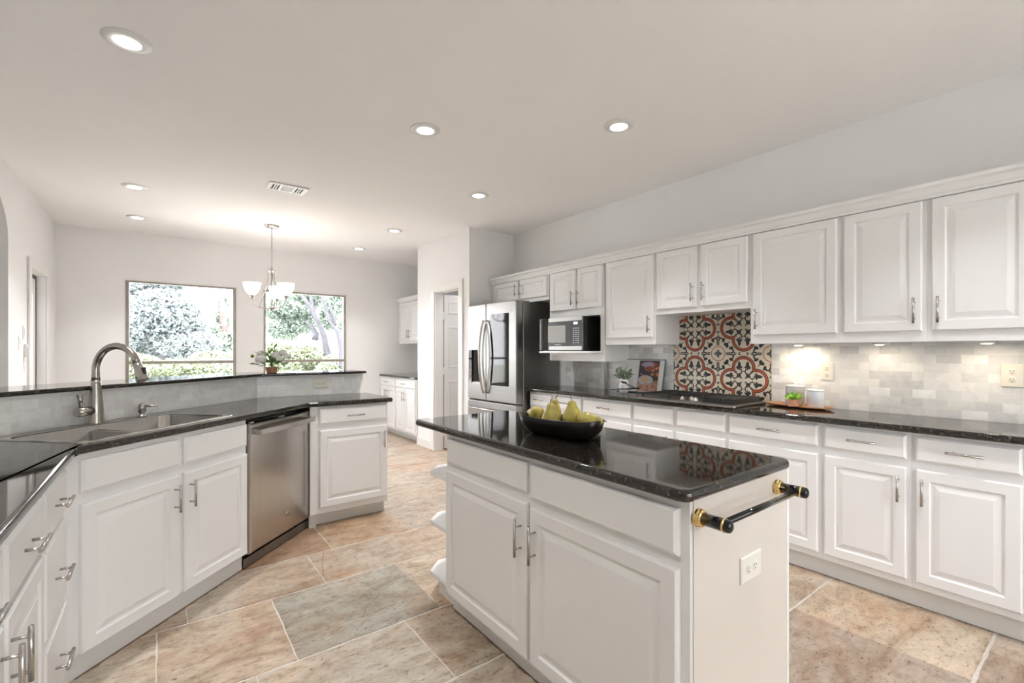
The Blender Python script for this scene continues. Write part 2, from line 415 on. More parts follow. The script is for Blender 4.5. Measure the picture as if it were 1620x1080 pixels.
# white returns round the two back windows
for k, (a, b) in enumerate(WN):
    struct('trim_%d' % (k+1), prism(B(), [rect(a-.012, b+.012, WZ0-.02, WZ1+.012), rect(a+.001, b-.001, WZ0+.001, WZ1-.001)], BY-.006, BY, xz), 'trim_paint')

# left outside door
d = empty('door_1', (LX-.07, 6.25, 0)); d['kind'] = 'structure'
obj('door_leaf', prism(B(), [rect(-.345, .345, .01, 2.0), rect(-.24, .24, .25, 1.85)], -.04, 0, yz), 'trim_paint', d, bevel=.004)
obj('door_glass', bx(-.025, -.018, -.245, .245, .245, 1.855), 'window_glass', d)
obj('door_gasket', prism(B(), [[(-.3675, 0), (-.3675, 2.03), (.3675, 2.03), (.3675, 0), (.352, 0), (.352, 2.012), (-.352, 2.012), (-.352, 0)]], -.03, .004, yz), 'bronze_dark', d)
struct('trim_door', prism(B(), [[(5.80, 0), (5.80, 2.105), (6.705, 2.105), (6.705, 0), (6.62, 0), (6.62, 2.03), (5.885, 2.03), (5.885, 0)]], LX, LX+.018, yz), 'trim_paint', bevel=.006)
# pantry casing + open leaf
struct('trim_pantry', prism(B(), [[(4.665, 0), (4.665, 2.13), (5.475, 2.13), (5.475, 0), (5.38, 0), (5.38, 2.045), (4.76, 2.045), (4.76, 0)]], 2.795, 2.815, yz), 'trim_paint', bevel=.006)
struct('trim_pantry_jamb', prism(B(), [[(4.76, 0), (4.76, 2.045), (5.38, 2.045), (5.38, 0), (5.365, 0), (5.365, 2.03), (4.775, 2.03), (4.775, 0)]], 2.815, 2.93, yz), 'trim_paint')
d = empty('door_2', (2.945, 5.365, 0)); d['kind'] = 'structure'
bm = B(); LW = .36
W_ = [(-.012, 0, 0)]
box(bm, 0, LW, .0, .035, .012, 2.015)
dl = obj('door_leaf', bm, 'trim_paint', d, bevel=.002)
for z0, z1 in ((1.77, 1.93), (1.06, 1.60), (.18, .89)):
    obj('door_panel', nested(B(), .06, LW-.07, z0, z1, [(0, .001), (0, -.001), (.004, -.005), (.012, -.005), (.03, -.001)][0:5]), 'trim_paint', dl)
for z in (1.74, 1.02, .22): obj('hinge', bx(-.032, .0, .004, .03, z-.05, z+.05), 'trim_paint', d)
bm = B(); tube(bm, [(LW-.06, 0, 1.01), (LW-.06, -.03, 1.01)], .011, 10); tube(bm, [(LW-.06, -.032, 1.01), (LW-.10, -.036, 1.012), (LW-.145, -.034, 1.02)], .008, 8); lathe(bm, [(0, 0), (.026, 0), (.026, .006), (0, .008)], 16, mx=Matrix.Translation((LW-.06, 0, 1.01)) @ Matrix.Rotation(PI/2, 4, 'X'))
obj('door_handle', bm, 'nickel', d)
struct('baseboard_pantry', bx(2.797, 2.815, 5.475, 5.88, 0, .11), 'trim_paint', bevel=.004)
struct('baseboard_pantry_near', bx(2.797, 2.815, 4.54, 4.665, 0, .11), 'trim_paint', bevel=.004)
struct('baseboard_pantry_end', bx(2.80, 2.88, 5.88, 5.896, .01, .11), 'bare_wood', bevel=.003)
struct('baseboard_back', bx(LX, 2.78, BY-.016, BY, 0, .11), 'trim_paint', bevel=.004)
struct('baseboard_left', bx(LX, LX+.016, 6.705, BY-.016, 0, .11), 'trim_paint', bevel=.004)
struct('pantry_threshold', bx(2.93, 3.9, 4.62, 5.80, 0, .006), 'pantry_floor')

# knee wall of the raised bar
def cpt(x, c): return (x, x+c)
c0 = 3.505; c1 = 3.505+.20
kw = [cpt(LX, c0), (4.10-c0, 4.10), (1.405, 4.10), (1.405, 4.24), (4.24-c1, 4.24), cpt(LX, c1)]
struct('wall_peninsula', prism(B(), [kw], 0, 1.084), 'wall_paint')

# ================================================================= OUTSIDE
struct('ground_outside', bx(-30, 40, BY+.2, 60, -.4, -.35), 'bounce_ground')
def leaves(bm, centers, n, size, rnd):
    for _ in range(n):
        c, r = rnd.choice(centers)
        while True:
            p = Vector((rnd.uniform(-1, 1), rnd.uniform(-1, 1), rnd.uniform(-1, 1)))
            if .25 < p.length < 1: break
        p = Vector((p.x*r[0], p.y*r[1], p.z*r[2]))+Vector(c)
        a = Vector((rnd.gauss(0, 1), rnd.gauss(0, 1), rnd.gauss(0, 1))).normalized(); b = a.orthogonal().normalized(); s = size*rnd.uniform(.6, 1.3)
        bm.faces.new([bm.verts.new(p+q) for q in (a*s, b*s*.5, -a*s, -b*s*.5)])
def at(px, q):
    u = (px-810)/735; return (q*(.6027+u*.798), q*(.798-u*.6027))
def hz(py, q): return 1.282+(555-py)*q/735
def tree(name, px, q, trunk, crowns, n, size, mat, bark, label, cat, group, seed):
    """trunk: list of polylines [(px,py,dq,r)], crowns [(px,py,rx_px,rz_px)]"""
    rnd = random.Random(seed); x0, y0 = at(px, q)
    r = empty(name, (x0, y0, -.35), 0, label, cat, group)
    def L(p, py, dq=0): x, y = at(p, q+dq); return (x-x0, y-y0, hz(py, q+dq)+.35)
    if trunk:
        bm = B()
        for pl in trunk: tube(bm, [L(a, b, c) for a, b, c, _ in pl], [k for *_, k in pl], 7)
        obj('trunk', bm, bark, r)
    bm = B(); k = q/735
    cs = [(L(a, b, rnd.uniform(-.3, .3)+(.9 if trunk and q < 15 else 0)), (rx*k, rx*k*.8, rz*k)) for a, b, rx, rz in crowns]
    leaves(bm, cs, n, size, rnd); obj('foliage', bm, mat, r)
def gz(q): return 555+735*1.632/q
tree('broadleaf_tree', 262, 16, [[(268, gz(16), 0, .22), (264, 560, 0, .2), (272, 500, 0, .14), (262, 440, 0, .08)]], [(262, 500, 52, 45), (235, 470, 42, 35), (285, 520, 42, 40), (225, 525, 40, 38), (262, 440, 30, 25), (300, 545, 45, 22), (215, 560, 40, 22)], 26000, .085, 'foliage_blue', 'bark', 'large pale bushy tree filling the left half of the left window', 'tree', 'trees beyond the windows', 1)
tree('conifer_tree', 353, 19, [[(353, gz(19), 0, .14), (354, 530, 0, .16), (353, 500, 0, .12), (352, 470, 0, .05)]], [(352, 505, 11, 20), (354, 480, 8, 14), (356, 540, 14, 16), (330, 520, 20, 14), (375, 540, 16, 22)], 1500, .12, 'foliage_mid', 'bark_red', 'thin tree with reddish trunk at the right side of the left window', 'tree', 'trees beyond the windows', 2)
tree('spreading_tree', 512, 11, [[(520, gz(11), 0, .10), (519, 565, 0, .09), (512, 530, 0, .075), (503, 508, 0, .06), (488, 482, 0, .045), (475, 465, 0, .03)],
     [(503, 508, 0, .05), (494, 490, .2, .05), (492, 470, .3, .04), (488, 440, .3, .03)], [(498, 538, .3, .09), (500, 528, .3, .08), (492, 515, .3, .04), (484, 508, .3, .03)]],
     [(470, 480, 36, 24), (450, 520, 30, 22), (500, 465, 34, 20), (480, 510, 26, 20), (440, 490, 24, 20), (520, 500, 16, 24)], 9000, .05, 'foliage_mid', 'bark', 'spreading tree with a leaning grey trunk in the middle of the right window', 'tree', 'trees beyond the windows', 3)
tree('slender_tree', 540, 10, [[(545, gz(10), 0, .08), (541, 550, 0, .08), (535, 525, 0, .06), (522, 508, 0, .04), (512, 480, 0, .03), (506, 455, 0, .02)], [(530, 515, 0, .04), (524, 490, 0, .03), (518, 470, 0, .025)]],
     [(530, 480, 22, 22), (545, 520, 14, 24), (540, 460, 20, 14)], 2600, .05, 'foliage_mid', 'bark', 'slender grey tree leaning at the right edge of the right window', 'tree', 'trees beyond the windows', 4)
hedge = [(215, 575, 34, 16, 'low lime hedge at the lower left corner of the left window'), (270, 582, 36, 14, 'low lime hedge below the middle of the left window'), (335, 570, 34, 16, 'leafy shrub at the lower right of the left window'),
         (400, 572, 26, 16, 'leafy shrub between the two windows, seen at the right edge of the left one'), (440, 560, 28, 20, 'bright lime shrub behind the white flowers'), (485, 562, 28, 18, 'bright lime shrub below the leaning trunk'), (535, 575, 28, 16, 'leafy shrub at the lower right corner of the right window')]
for i, (px, py, rx, rz, lb) in enumerate(hedge):
    q = 10.3+.3*(i % 3)
    tree('shrub', px, q, None, [(px, py, rx, rz), (px-8, py+12, rx, rz), (px+8, py+20, rx, rz+8)], 4200, .045, 'foliage_lime', 'bark', lb, 'shrub', 'shrubs outside the windows', 20+i)
f = empty('garden_fence', (4, 22, -.35), 0, 'grey board fence behind the shrubs outside the windows', 'fence')
bm = B()
for i in range(140): box(bm, -16+i*.2, -16+i*.2+.185, 0, .03, 0, 1.9)
obj('fence_boards', bm, 'fence_wood', f)
bm = B(); box(bm, -16, 12, .03, .08, .4, .5); box(bm, -16, 12, .03, .08, 1.4, 1.5); obj('fence_rails', bm, 'fence_wood', f)
# trees behind the camera, outside the added rear window
for i, (x, y, lb) in enumerate([(-.5, -9, 'leafy garden tree outside the rear window, left'), (2.4, -10, 'leafy garden tree outside the rear window, middle'), (5.2, -9, 'leafy garden tree outside the rear window, right')]):
    r = empty('broadleaf_tree', (x, y, -.35), 0, lb, 'tree', 'trees outside the rear window')
    bm = B(); tube(bm, [(0, 0, 0), (.1, 0, 1.5), (0, .1, 3.2)], [.16, .13, .08], 8); obj('trunk', bm, 'bark', r)
    bm = B(); leaves(bm, [((0, 0, 3), (1.6, 1.3, 1.4)), ((.8, 0, 2.2), (1.2, 1, 1)), ((-.8, 0, 2), (1.2, 1, 1))], 3500, .12, random.Random(50+i)); obj('foliage', bm, 'foliage_mid', r)
struct('ground_rear', bx(-15, 20, -30, -2.9, -.4, -.35), 'bounce_ground')
# ================================================================= CABINETS
R90 = -PI/2      # front faces -X (right wall run): local x runs towards the camera
# ---- right wall, base units: face plane X=2.98 (door fronts 2.96)
FX = 2.98; YD = 3.635
GB = 'base cabinets along the right wall'; GU = 'wall cabinets along the right wall'
def rbase(y_hi, y_lo, label, fr):
    w = y_hi-y_lo
    c = cabinet('base_cabinet', (FX, y_hi, 0), R90, w, RX-FX-.005, .108, .88, label, 'cabinet', GB, kdep=.055)
    for kind, ya, yb, *h in fr:
        x0, x1 = y_hi-ya, y_hi-yb
        if kind == 'dr': drawer(c, x0, x1, .742, .862, h[0], hz=.804)
        else: door(c, x0, x1, .145, .70, h[0])
    return c
rbase(3.635, 2.90, 'white two-door base cabinet next to the refrigerator, two drawers', [('dr', 3.625, 3.30, True), ('dr', 3.275, 2.915, True), ('do', 3.625, 3.30, 'rt'), ('do', 3.275, 2.915, 'lt')])
rbase(2.90, 2.355, 'white base cabinet under the cookbook and small vase', [('dr', 2.885, 2.372, True), ('do', 2.885, 2.372, 'rt')])
rbase(2.355, 1.583, 'white base cabinet under the cooktop, two blank drawer fronts', [('dr', 2.34, 1.992, False), ('dr', 1.957, 1.598, False), ('do', 2.34, 1.992, 'rt'), ('do', 1.957, 1.598, 'lt')])
rbase(1.583, 1.04, 'white base cabinet partly hidden behind the island towel bar', [('dr', 1.568, 1.056, True), ('do', 1.568, 1.056, 'lt')])
rbase(1.04, .645, 'white base cabinet with handle at its right side, below the rear outlet', [('dr', 1.022, .664, True), ('do', 1.022, .664, 'rt')])
rbase(.645, .255, 'white base cabinet at the right edge of the photo', [('dr', .627, .272, True), ('do', .627, .272, 'lt')])
rbase(.255, -.3, 'white base cabinet beyond the right edge of the photo', [('dr', .238, -.28, True), ('do', .238, -.28, 'rt')])
# granite worktop
def bull(name, loops, z0, z1, label, cat, group=None, bev=.013, mat='granite'):
    o = obj(name, prism(B(), loops, z0, z1), mat, bevel=bev, seg=4); tag(o, label, cat, group); return o
GC = 'black granite worktops'
bull('countertop', [rect(2.925, RX-.004, -.4, 3.655)], .8805, .9145, 'long black granite worktop on the right wall base cabinets', 'countertop', GC)
# backsplash of marble mini bricks (local x along wall to the right, z up)
def splash(loc, rot, w, zs, label, thick=.006, mat='marble_tile'):
    bm = prism(B(), zs, 0, thick, xz)
    o = obj('tile_backsplash', bm, mat); o.location = loc; o.rotation_euler = (0, 0, rot); tag(o, label, 'backsplash', 'marble tile backsplashes'); return o
TY1, TY0 = 2.301, 1.514
splash((RX-.0065, 3.02, .9145), R90, 0, [[(-.6, 0), (3.02-TY1-.001, 0), (3.02-TY1-.001, .44), (-.6, .44)]], 'grey white marble brick backsplash between refrigerator and patterned tile')
splash((RX-.0065, TY0-.001, .9145), R90, 0, [[(0, 0), (TY0+.45, 0), (TY0+.45, .44), (0, .44)]], 'pale marble brick backsplash lit from under the wall cabinets, right of the patterned tile')
tag(obj('corner_post', bx(RX-.05, RX-.004, 3.03, 3.07, .9145, 1.187), 'trim_paint'), 'narrow white vertical strip standing on the worktop under the microwave cabinet', 'post')

# patterned encaustic tile panel
def pat(u, v):
    W_, K, RD = (.72, .66, .55), (.035, .035, .035), (.46, .10, .045)
    u -= round(u); v -= round(v); a, b = abs(u), abs(v)
    d = min(math.hypot(a-.235, b), math.hypot(a, b-.235))-.213
    e = max(a, b)-.213
    d = min(d, e) if d > 0 or e > 0 else max(-1, min(d, e))
    if abs(a) > .497 or abs(b) > .497: base = (.62, .58, .50)
    else: base = W_
    if a < .002 or b < .002: base = (.62, .58, .50)
    if d < .012:
        if d > -.002: return K
        if d > -.038: return RD
        if d > -.05: return K
        p, q = (a, b) if b > a else (b, a)     # fold on the diagonal, q is the long axis
        # curls
        r = math.hypot(p-.088, q-.165)
        if abs(r-.055) < .011 and not (p > .12 and q > .17): return K
        # leaf at lobe tip: three points
        lx, ly = p-.078, q-.285
        if (lx/.030)**2+(ly/.066)**2 < 1: return K
        if ((lx-.028)/.036)**2+((ly+.020+lx*.5)/.022)**2 < 1: return K
        if ((lx+.024)/.036)**2+((ly+.020-lx*.5)/.022)**2 < 1: return K
        if abs(lx) < .009 and -.10 < ly < 0: return K
        # link between the two curls and little tulip on the diagonal
        s, t = (a+b)/1.41421, abs(a-b)/1.41421
        if .045 < s < .09 and t < .004+.45*(.09-s)*((s-.045) > .012): return K
        if .085 < s < .15 and t < .026+.35*(s-.085) and t > .6*(s-.105): return K
        if t < .009 and .04 < s < .19: return K
        if p < .03 and abs(q-.167) < .006: return K
        return base
    s, t = .5-a, .5-b; r = math.hypot(s, t)
    if abs(r-.14) < .0075: return RD
    if r < .078 and (min(s, t) < .020+.25*max(0, .06-max(s, t))): return K if min(s, t) > .0022 else base
    if r < .13: return base
    m, n = (s, t) if s < t else (t, s)      # m short axis distance, n long
    if .165 < n < .285 and .004 < m < .025: return K
    if abs(math.hypot(m-.056, n-.268)-.038) < .015 and n > .262 and m > .01: return K
    if ((m-.112)/.030)**2+((n-.255-(m-.1)*.6)/.040)**2 < 1: return K
    if .31 < n < .375 and m < .035*(.38-n)/.06 and m > .003: return K
    if .385 < n < .44 and m < .035*(n-.38)/.06 and m > .003: return K
    c1_, c2_ = s-.165, t-.165
    for ox, oy in ((0, 0), (.030, -.006), (-.006, .030)):
        if math.hypot(c1_+ox-.012, c2_+oy-.012) < .032: return K
    if abs(s-t) < .010 and .17 < s < .24: return K
    return base
def printed(name, w, h, nx, nz, fn, mat, parent=None, y=0):
    me = bpy.data.meshes.new(name); vs = []; fs = []
    for j in range(nz+1):
        for i in range(nx+1): vs.append((w*i/nx, y, h*j/nz))
    for j in range(nz):
        for i in range(nx):
            k = j*(nx+1)+i; fs.append((k, k+1, k+nx+2, k+nx+1))
    b0 = len(vs)      # slab sides/back so that the tile has its own thickness
    vs += [(0, y, 0), (w, y, 0), (w, y, h), (0, y, h), (0, y+.008, 0), (w, y+.008, 0), (w, y+.008, h), (0, y+.008, h)]
    fs += [(b0+4, b0+5, b0+1, b0), (b0+5, b0+6, b0+2, b0+1), (b0+6, b0+7, b0+3, b0+2), (b0+7, b0+4, b0, b0+3), (b0+7, b0+6, b0+5, b0+4)]
    me.from_pydata(vs, [], fs); me.materials.append(M[mat])
    at_ = me.color_attributes.new('Col', 'FLOAT_COLOR', 'POINT'); buf = []
    for (x, _, z) in vs: buf += [*fn(x, z), 1]
    at_.data.foreach_set('color', buf)
    o = bpy.data.objects.new(name, me); COL.objects.link(o)
    if parent: o.parent = parent
    return o
PP = .392
pt = printed('patterned_tile_panel', TY1-TY0, .70, 420, 374, lambda x, z: pat(((TY1-x)-2.105)/PP, ((z+.9145)-1.4575)/PP), 'printed_tile')
pt.location = (RX-.0085, TY1, .9145); pt.rotation_euler = (0, 0, R90)
tag(pt, 'black, white and rust patterned tile panel behind the cooktop', 'tile panel')

# ---- right wall, upper units: face plane X=3.12 (door fronts 3.10)
UX = 3.12; UD = RX-UX-.001
def rup(y_hi, y_lo, z0, label, fr, z1=2.085):
    c = cabinet('wall_cabinet', (UX, y_hi, 0), R90, y_hi-y_lo, UD, z0, z1, label, 'cabinet', GU, kick=False)
    for ya, yb, za, h in fr: door(c, y_hi-ya, y_hi-yb, za, 2.05, h)
    return c
rup(4.535, 3.51, 1.80, 'white wall cabinet with two short doors above the refrigerator', [(4.44, 3.995, 1.838, 'rb'), (3.967, 3.53, 1.838, 'lb')])
c = rup(3.50, 2.775, 1.605, 'white wall cabinet with two doors above the microwave and open nook below', [(3.475, 3.122, 1.672, 'rb'), (3.10, 2.79, 1.672, 'lb')])
nb = B(); w_ = .725
box(nb, 0, .018, 0, UD, 1.187, 1.605); box(nb, w_-.05, w_, 0, UD, 1.187, 1.605); box(nb, .018, w_-.05, UD-.012, UD, 1.26, 1.605); box(nb, .018, w_-.05, 0, UD, 1.187, 1.20); box(nb, .018, w_-.05, 0, .02, 1.20, 1.26)
obj('microwave_nook', nb, 'cabinet_paint', c, bevel=.001)
obj('nook_shelf', bx(.03, w_-.012, -.165, UD-.012, 1.262, 1.281), 'cabinet_paint', c, bevel=.002)
rup(2.765, 2.245, 1.334, 'white wall cabinet with one tall door between microwave and cooktop cabinets', [(2.742, 2.262, 1.39, 'rb')])
rup(2.245, 1.505, 1.567, 'white wall cabinet with two doors above the patterned tile', [(2.226, 1.886, 1.604, 'rb'), (1.856, 1.52, 1.604, 'lb')])
rup(1.505, .99, 1.33, 'white wall cabinet with one wide door right of the patterned tile', [(1.482, 1.008, 1.384, 'lb')])
rup(.99, .615, 1.33, 'white wall cabinet with handle at its lower right, above the far outlet', [(.972, .632, 1.384, 'rb')])
rup(.615, .2, 1.33, 'white wall cabinet at the right edge of the photo', [(.595, .245, 1.384, 'lb')])
rup(.2, -.4, 1.33, 'white wall cabinet beyond the right edge of the photo', [(.18, -.37, 1.384, 'rb')])
# crown
def crown(pts, y_hi, y_lo, mat='cabinet_paint'):
    bm = B(); prof = [(0, 2.052), (-.026, 2.052), (-.030, 2.066), (-.034, 2.068), (-.040, 2.074), (-.052, 2.094), (-.066, 2.102), (-.066, 2.118), (0, 2.118)]
    return bm, prof
bm = B(); prof = [(.0, 2.052), (-.026, 2.052), (-.029, 2.064), (-.036, 2.066), (-.040, 2.076), (-.050, 2.094), (-.066, 2.103), (-.066, 2.120), (.02, 2.120), (.02, 2.0855), (0, 2.0855)]
prism(bm, [[(UX+a, z) for a, z in prof]], -.4, 4.50, lambda a, b, c: (a, c, b))
tag(obj('crown_moulding', bm, 'cabinet_paint'), 'white crown moulding along the top of the right wall cabinets', 'moulding', 'crown mouldings')
# little lamps below the wall cabinets
def puck(x, y, z, w=UNDER_W, lb=''):
    r = empty('under_cabinet_light', (x, y, z), 0, lb, 'light', 'under-cabinet lights')
    obj('light_housing', lathe(B(), [(0, 0), (.03, 0), (.032, -.006), (.03, -.011), (.024, -.011)], 20), 'white_plastic', r)
    obj('light_lens', lathe(B(), [(.0235, -.0105), (.015, -.0135), (0, -.0145)][::-1], 20), 'puck_glow', r)
    l = bpy.data.lights.new('glow', 'AREA'); l.shape = 'DISK'; l.size = .05; l.energy = w; l.color = (1, .84, .60)
    o = bpy.data.objects.new('bulb_light', l); COL.objects.link(o); o.parent = r; o.location = (0, 0, -.02)
puck(3.33, 1.30, 1.3295, UNDER_W*1.3, 'small warm lamp under the wide-door wall cabinet, above the canisters')
puck(3.27, .42, 1.3295, UNDER_W, 'small warm lamp under the wall cabinet at the right edge')
puck(3.30, .86, 1.3295, UNDER_W*.6, 'small warm lamp under the wall cabinet with lower right handle')

# ================================================================= LEFT: sink run, peninsula, left run
GL = 'base cabinets of the left counter'
Q = math.sqrt(.5)
# left run faces +X ; door fronts X=-.275
def lbase(y_lo, y_hi, label, fr):
    c = cabinet('base_cabinet', (-.295, y_lo, 0), PI/2, y_hi-y_lo+(.036 if y_hi == 2.385 else 0), .62, .10, .88, label, 'cabinet', GL, kdep=.04)
    for kind, a, b, z0, z1, h in fr:
        if kind == 'dr': drawer(c, a-y_lo, b-y_lo, z0, z1, h)
        else: door(c, a-y_lo, b-y_lo, z0, z1, h)
    return c
lbase(1.943, 2.385, 'white cabinet of three drawers in the corner left of the sink', [('dr', 1.955, 2.345, .70, .852, True), ('dr', 1.955, 2.345, .40, .675, True), ('dr', 1.955, 2.345, .115, .375, True)])
lbase(1.503, 1.943, 'white drawer and door cabinet second from the sink corner, at the left edge', [('dr', 1.518, 1.93, .70, .852, True), ('do', 1.518, 1.93, .12, .68, 'lt')])
lbase(1.06, 1.503, 'white drawer and door cabinet cut by the left edge of the photo', [('dr', 1.075, 1.488, .70, .852, True), ('do', 1.075, 1.488, .12, .68, 'rt')])
lbase(.4, 1.06, 'white drawer and door cabinet beyond the left edge of the photo', [('dr', .42, 1.045, .70, .852, True), ('do', .42, 1.045, .12, .68, 'lt')])
# diagonal run: fronts on y-x=2.69, face frame y-x=2.718
CF = 2.718
def dg(x, c=CF): return (x, x+c, 0)
c = cabinet('base_cabinet', dg(-.295), PI/4, .690*1.41421, .50, .10, .845, 'white sink base cabinet with two doors and two blank fronts', 'cabinet', GL, body=False, kdep=.025)
X0 = -.295
obj('body', prism(B(), [rect(.0, .690*1.41421, 0, .02)], .10, .88), 'cabinet_paint', c)
def dx(x): return (x-X0)*1.41421
drawer(c, dx(-.257), dx(.058), .728, .855, False); drawer(c, dx(.081), dx(.390), .728, .855, False)
door(c, dx(-.257), dx(.058), .10, .683, 'rt'); door(c, dx(.081), dx(.390), .10, .683, 'lt')
for ch in c.children:
    for h in ch.children: pass
# dishwasher
DWw = (.853-.400)*1.41421
r = empty('dishwasher', dg(.400), PI/4, 'brushed stainless dishwasher between sink cabinet and peninsula end', 'dishwasher')
obj('tub', bx(.012, DWw-.03, .03, .46, .10, .865), 'black_plastic', r)
bm = B(); nested(bm, .012, DWw-.004, .085, .852, [(0, .03), (0, -.010), (.004, -.016), (.012, -.018)])
dd = obj('door_panel', bm, 'steel_door', r)
obj('door_edge', bx(.004, .012, -.008, .03, .085, .852), 'nickel', r)
bm = B(); n = 14; zc = .80
for s, k in ((.05, 0), (DWw-.05, 0)): box(bm, s-.012, s+.012, -.062, -.016, zc-.014, zc+.014)
pts = [(.035+(DWw-.07)*i/n, -.062-.018*math.sin(PI*i/n)) for i in range(n+1)]
loop = pts+[(x, y-.014) for x, y in pts[::-1]]
prism(bm, [loop], zc-.017, zc+.017)
obj('handle', bm, 'nickel', r, bevel=.004, seg=3)
lg = obj('round_badge', lathe(B(), [(0, .004), (.016, .004), (.018, .002), (.018, 0)], 24, mx=Matrix.Translation((.36, -.018, .205)) @ Matrix.Rotation(PI/2, 4, 'X')), 'nickel', dd)
text(lg, 'GE', .017, (.36, -.0223, .205), (PI/2, 0, 0), 'steel_side')
obj('kick_plate', bx(.0, DWw, .010, .022, .008, .060), 'steel_side', r)
bm = B(); box(bm, .02, .05, -.01, .03, .852, .862); box(bm, .28, .34, -.012, .03, .852, .860); obj('mounting_clip', bm, 'nickel', r)
# end cabinet of the peninsula, faces -Y ; fronts Y=3.51
c = cabinet('base_cabinet', (.852, 3.53, 0), 0, 1.43-.852, .55, .10, .88, 'white drawer and door cabinet at the end of the peninsula', 'cabinet', GL, kdep=.075)
drawer(c, .914-.852, 1.418-.852, .752, .868, True, hz=.803); door(c, .914-.852, 1.418-.852, .145, .704, 'rt')
tag(obj('filler_strip', prism(B(), [[(.852, 3.56), (.852, 3.575), (.90, 3.615), (.90, 3.56)]], 0, .10), 'kick_paint'), 'short white toe board in the corner beside the dishwasher', 'toe board')
# worktop with sink cut-out
CS = 3.49
# sink rectangle in (s,t): s along diagonal, t = (y-x)
def st(s, c): return ((s-c*Q)*Q, (s+c*Q)*Q) if False else (s, s+c)
SK = dict(xa=-.242, xb=.337, c0=2.735, c1=3.375)     # x on the front line
def sp(a, t):   # a: distance along the diagonal from the left end of the sink, t: distance back from its front edge
    return (SK['xa']+a*Q-t*Q, SK['xa']+SK['c0']+a*Q+t*Q)
SL = (SK['xb']-SK['xa'])*1.41421; SD = (SK['c1']-SK['c0'])*Q
hole = [sp(.02, .02), sp(SL-.02, .02), sp(SL-.02, SD-.02), sp(.02, SD-.02)]
lw = [(-.258, -1.0), (-.258, 2.424), (.825, 3.492), (1.462, 3.492), (1.462, CS+.595-.0005), (CS+.595-.0005-CS, CS+.595-.0005), (LX+.002, LX+.002+CS-.0005), (LX+.002, -1.0)]
lw[5] = (lw[4][1]-CS+.0005, lw[4][1])
bull('countertop', [lw, hole], .8805, .9145, 'black granite worktop around the sink, running into the peninsula', 'countertop', GC)
# drop-in sink
r = empty('kitchen_sink', (*sp(0, 0), .9145), PI/4, 'double-bowl stainless drop-in sink in front of the tall faucet', 'sink')
def bowl(bm, x0, x1, y0, y1, zt, zb, rad=.05, n=6):
    def rr(x0, x1, y0, y1, z, rad):
        out = []
        for cx, cy, a0 in ((x1-rad, y1-rad, 0), (x0+rad, y1-rad, PI/2), (x0+rad, y0+rad, PI), (x1-rad, y0+rad, 1.5*PI)):
            for k in range(n+1): a = a0+PI/2*k/n; out.append((cx+rad*math.cos(a), cy+rad*math.sin(a), z))
        return out
    L = [rr(x0, x1, y0, y1, zt, rad), rr(x0+.004, x1-.004, y0+.004, y1-.004, zt-.006, rad), rr(x0+.012, x1-.012, y0+.012, y1-.012, zb+.03, rad), rr(x0+.045, x1-.045, y0+.045, y1-.045, zb, rad*.6)]
    V = [[bm.verts.new(p) for p in q] for q in L]
    for a, b in zip(V, V[1:]):
        for i in range(len(a)): f = bm.faces.new((a[i], a[i-1], b[i-1], b[i])); f.smooth = True
    bm.faces.new(V[-1]); return [p[:2] for p in L[0]]
bm = B()
l1 = bowl(bm, .026, SL-.026, .026, SD-.026, .004, -.20, .055)
flat = []
def rrect(x0, x1, y0, y1, rad, n=5):
    o = []
    for cx, cy, a0 in ((x1-rad, y1-rad, 0), (x0+rad, y1-rad, PI/2), (x0+rad, y0+rad, PI), (x1-rad, y0+rad, 1.5*PI)):
        for k in range(n+1): a = a0+PI/2*k/n; o.append((cx+rad*math.cos(a), cy+rad*math.sin(a)))
    return o
ot = rrect(.0, SL, .0, SD, .03); oi = rrect(.008, SL-.008, .008, SD-.008, .028)
loops = [oi, l1]; fl = [p for L in loops for p in L]; tr_ = tessellate_polygon([[Vector((*p, 0)) for p in L] for L in loops]); vv = [bm.verts.new((*p, .004)) for p in fl]
for t in tr_:
    f = bm.faces.new([vv[i] for i in t]); f.normal_update()
    if f.normal.z < 0: f.normal_flip()
lo = [bm.verts.new((*p, .0006)) for p in ot]
for i in range(len(oi)): bm.faces.new((lo[i-1], lo[i], vv[i], vv[i-1]))
bmesh.ops.remove_doubles(bm, verts=bm.verts[:], dist=.0002)
obj('basin', bm, 'steel_sink', r, recalc=False)
for q in (.23, SL-.22):
    obj('drain', lathe(B(), [(0, .001), (.02, .001), (.03, .003), (.042, .004), (.044, .001)], 20, c=(q, SD/2, -.2)), 'nickel', r)
obj('divider', bx(SL*.47-.012, SL*.47+.012, .036, SD-.036, -.2, -.016), 'steel_sink', r, bevel=.01, seg=4)
# faucet
fx, fy = -.262, 3.128
r = empty('kitchen_faucet', (fx, fy, .9187), -PI/4, 'tall brushed nickel gooseneck faucet with pull-down spray head', 'faucet')
# local +x points out over the sink (away from the backsplash)
obj('faucet_body', lathe(B(), [(0, 0), (.0350, 0), (.0350, .003), (.0335, .01), (.031, .06), (.0270, .12), (.0225, .17), (.0200, .20), (.0198, .215)], 24), 'faucet_steel', r)
pts = []; hz0 = .268; R_ = .120
pts += [(0, 0, .213), (0, 0, .235), (0, 0, hz0-.01)]
for k in range(0, 15): a = PI-(PI*.91)*k/14; pts.append((R_+R_*math.cos(a), 0, hz0+R_*math.sin(a)))
bm = tube(B(), pts, [.0190, .0178, .0170]+[.0165]*(len(pts)-3), 14); obj('spout', bm, 'faucet_steel', r)
ex, _, ez = pts[-1]; tdir = (Vector(pts[-1])-Vector(pts[-2])).normalized()
e2 = Vector(pts[-1]); bm = tube(B(), [e2-tdir*.004, e2+tdir*.02, e2+tdir*.06, e2+tdir*.088, e2+tdir*.093], [.0178, .0195, .0240, .0275, .025], 16)
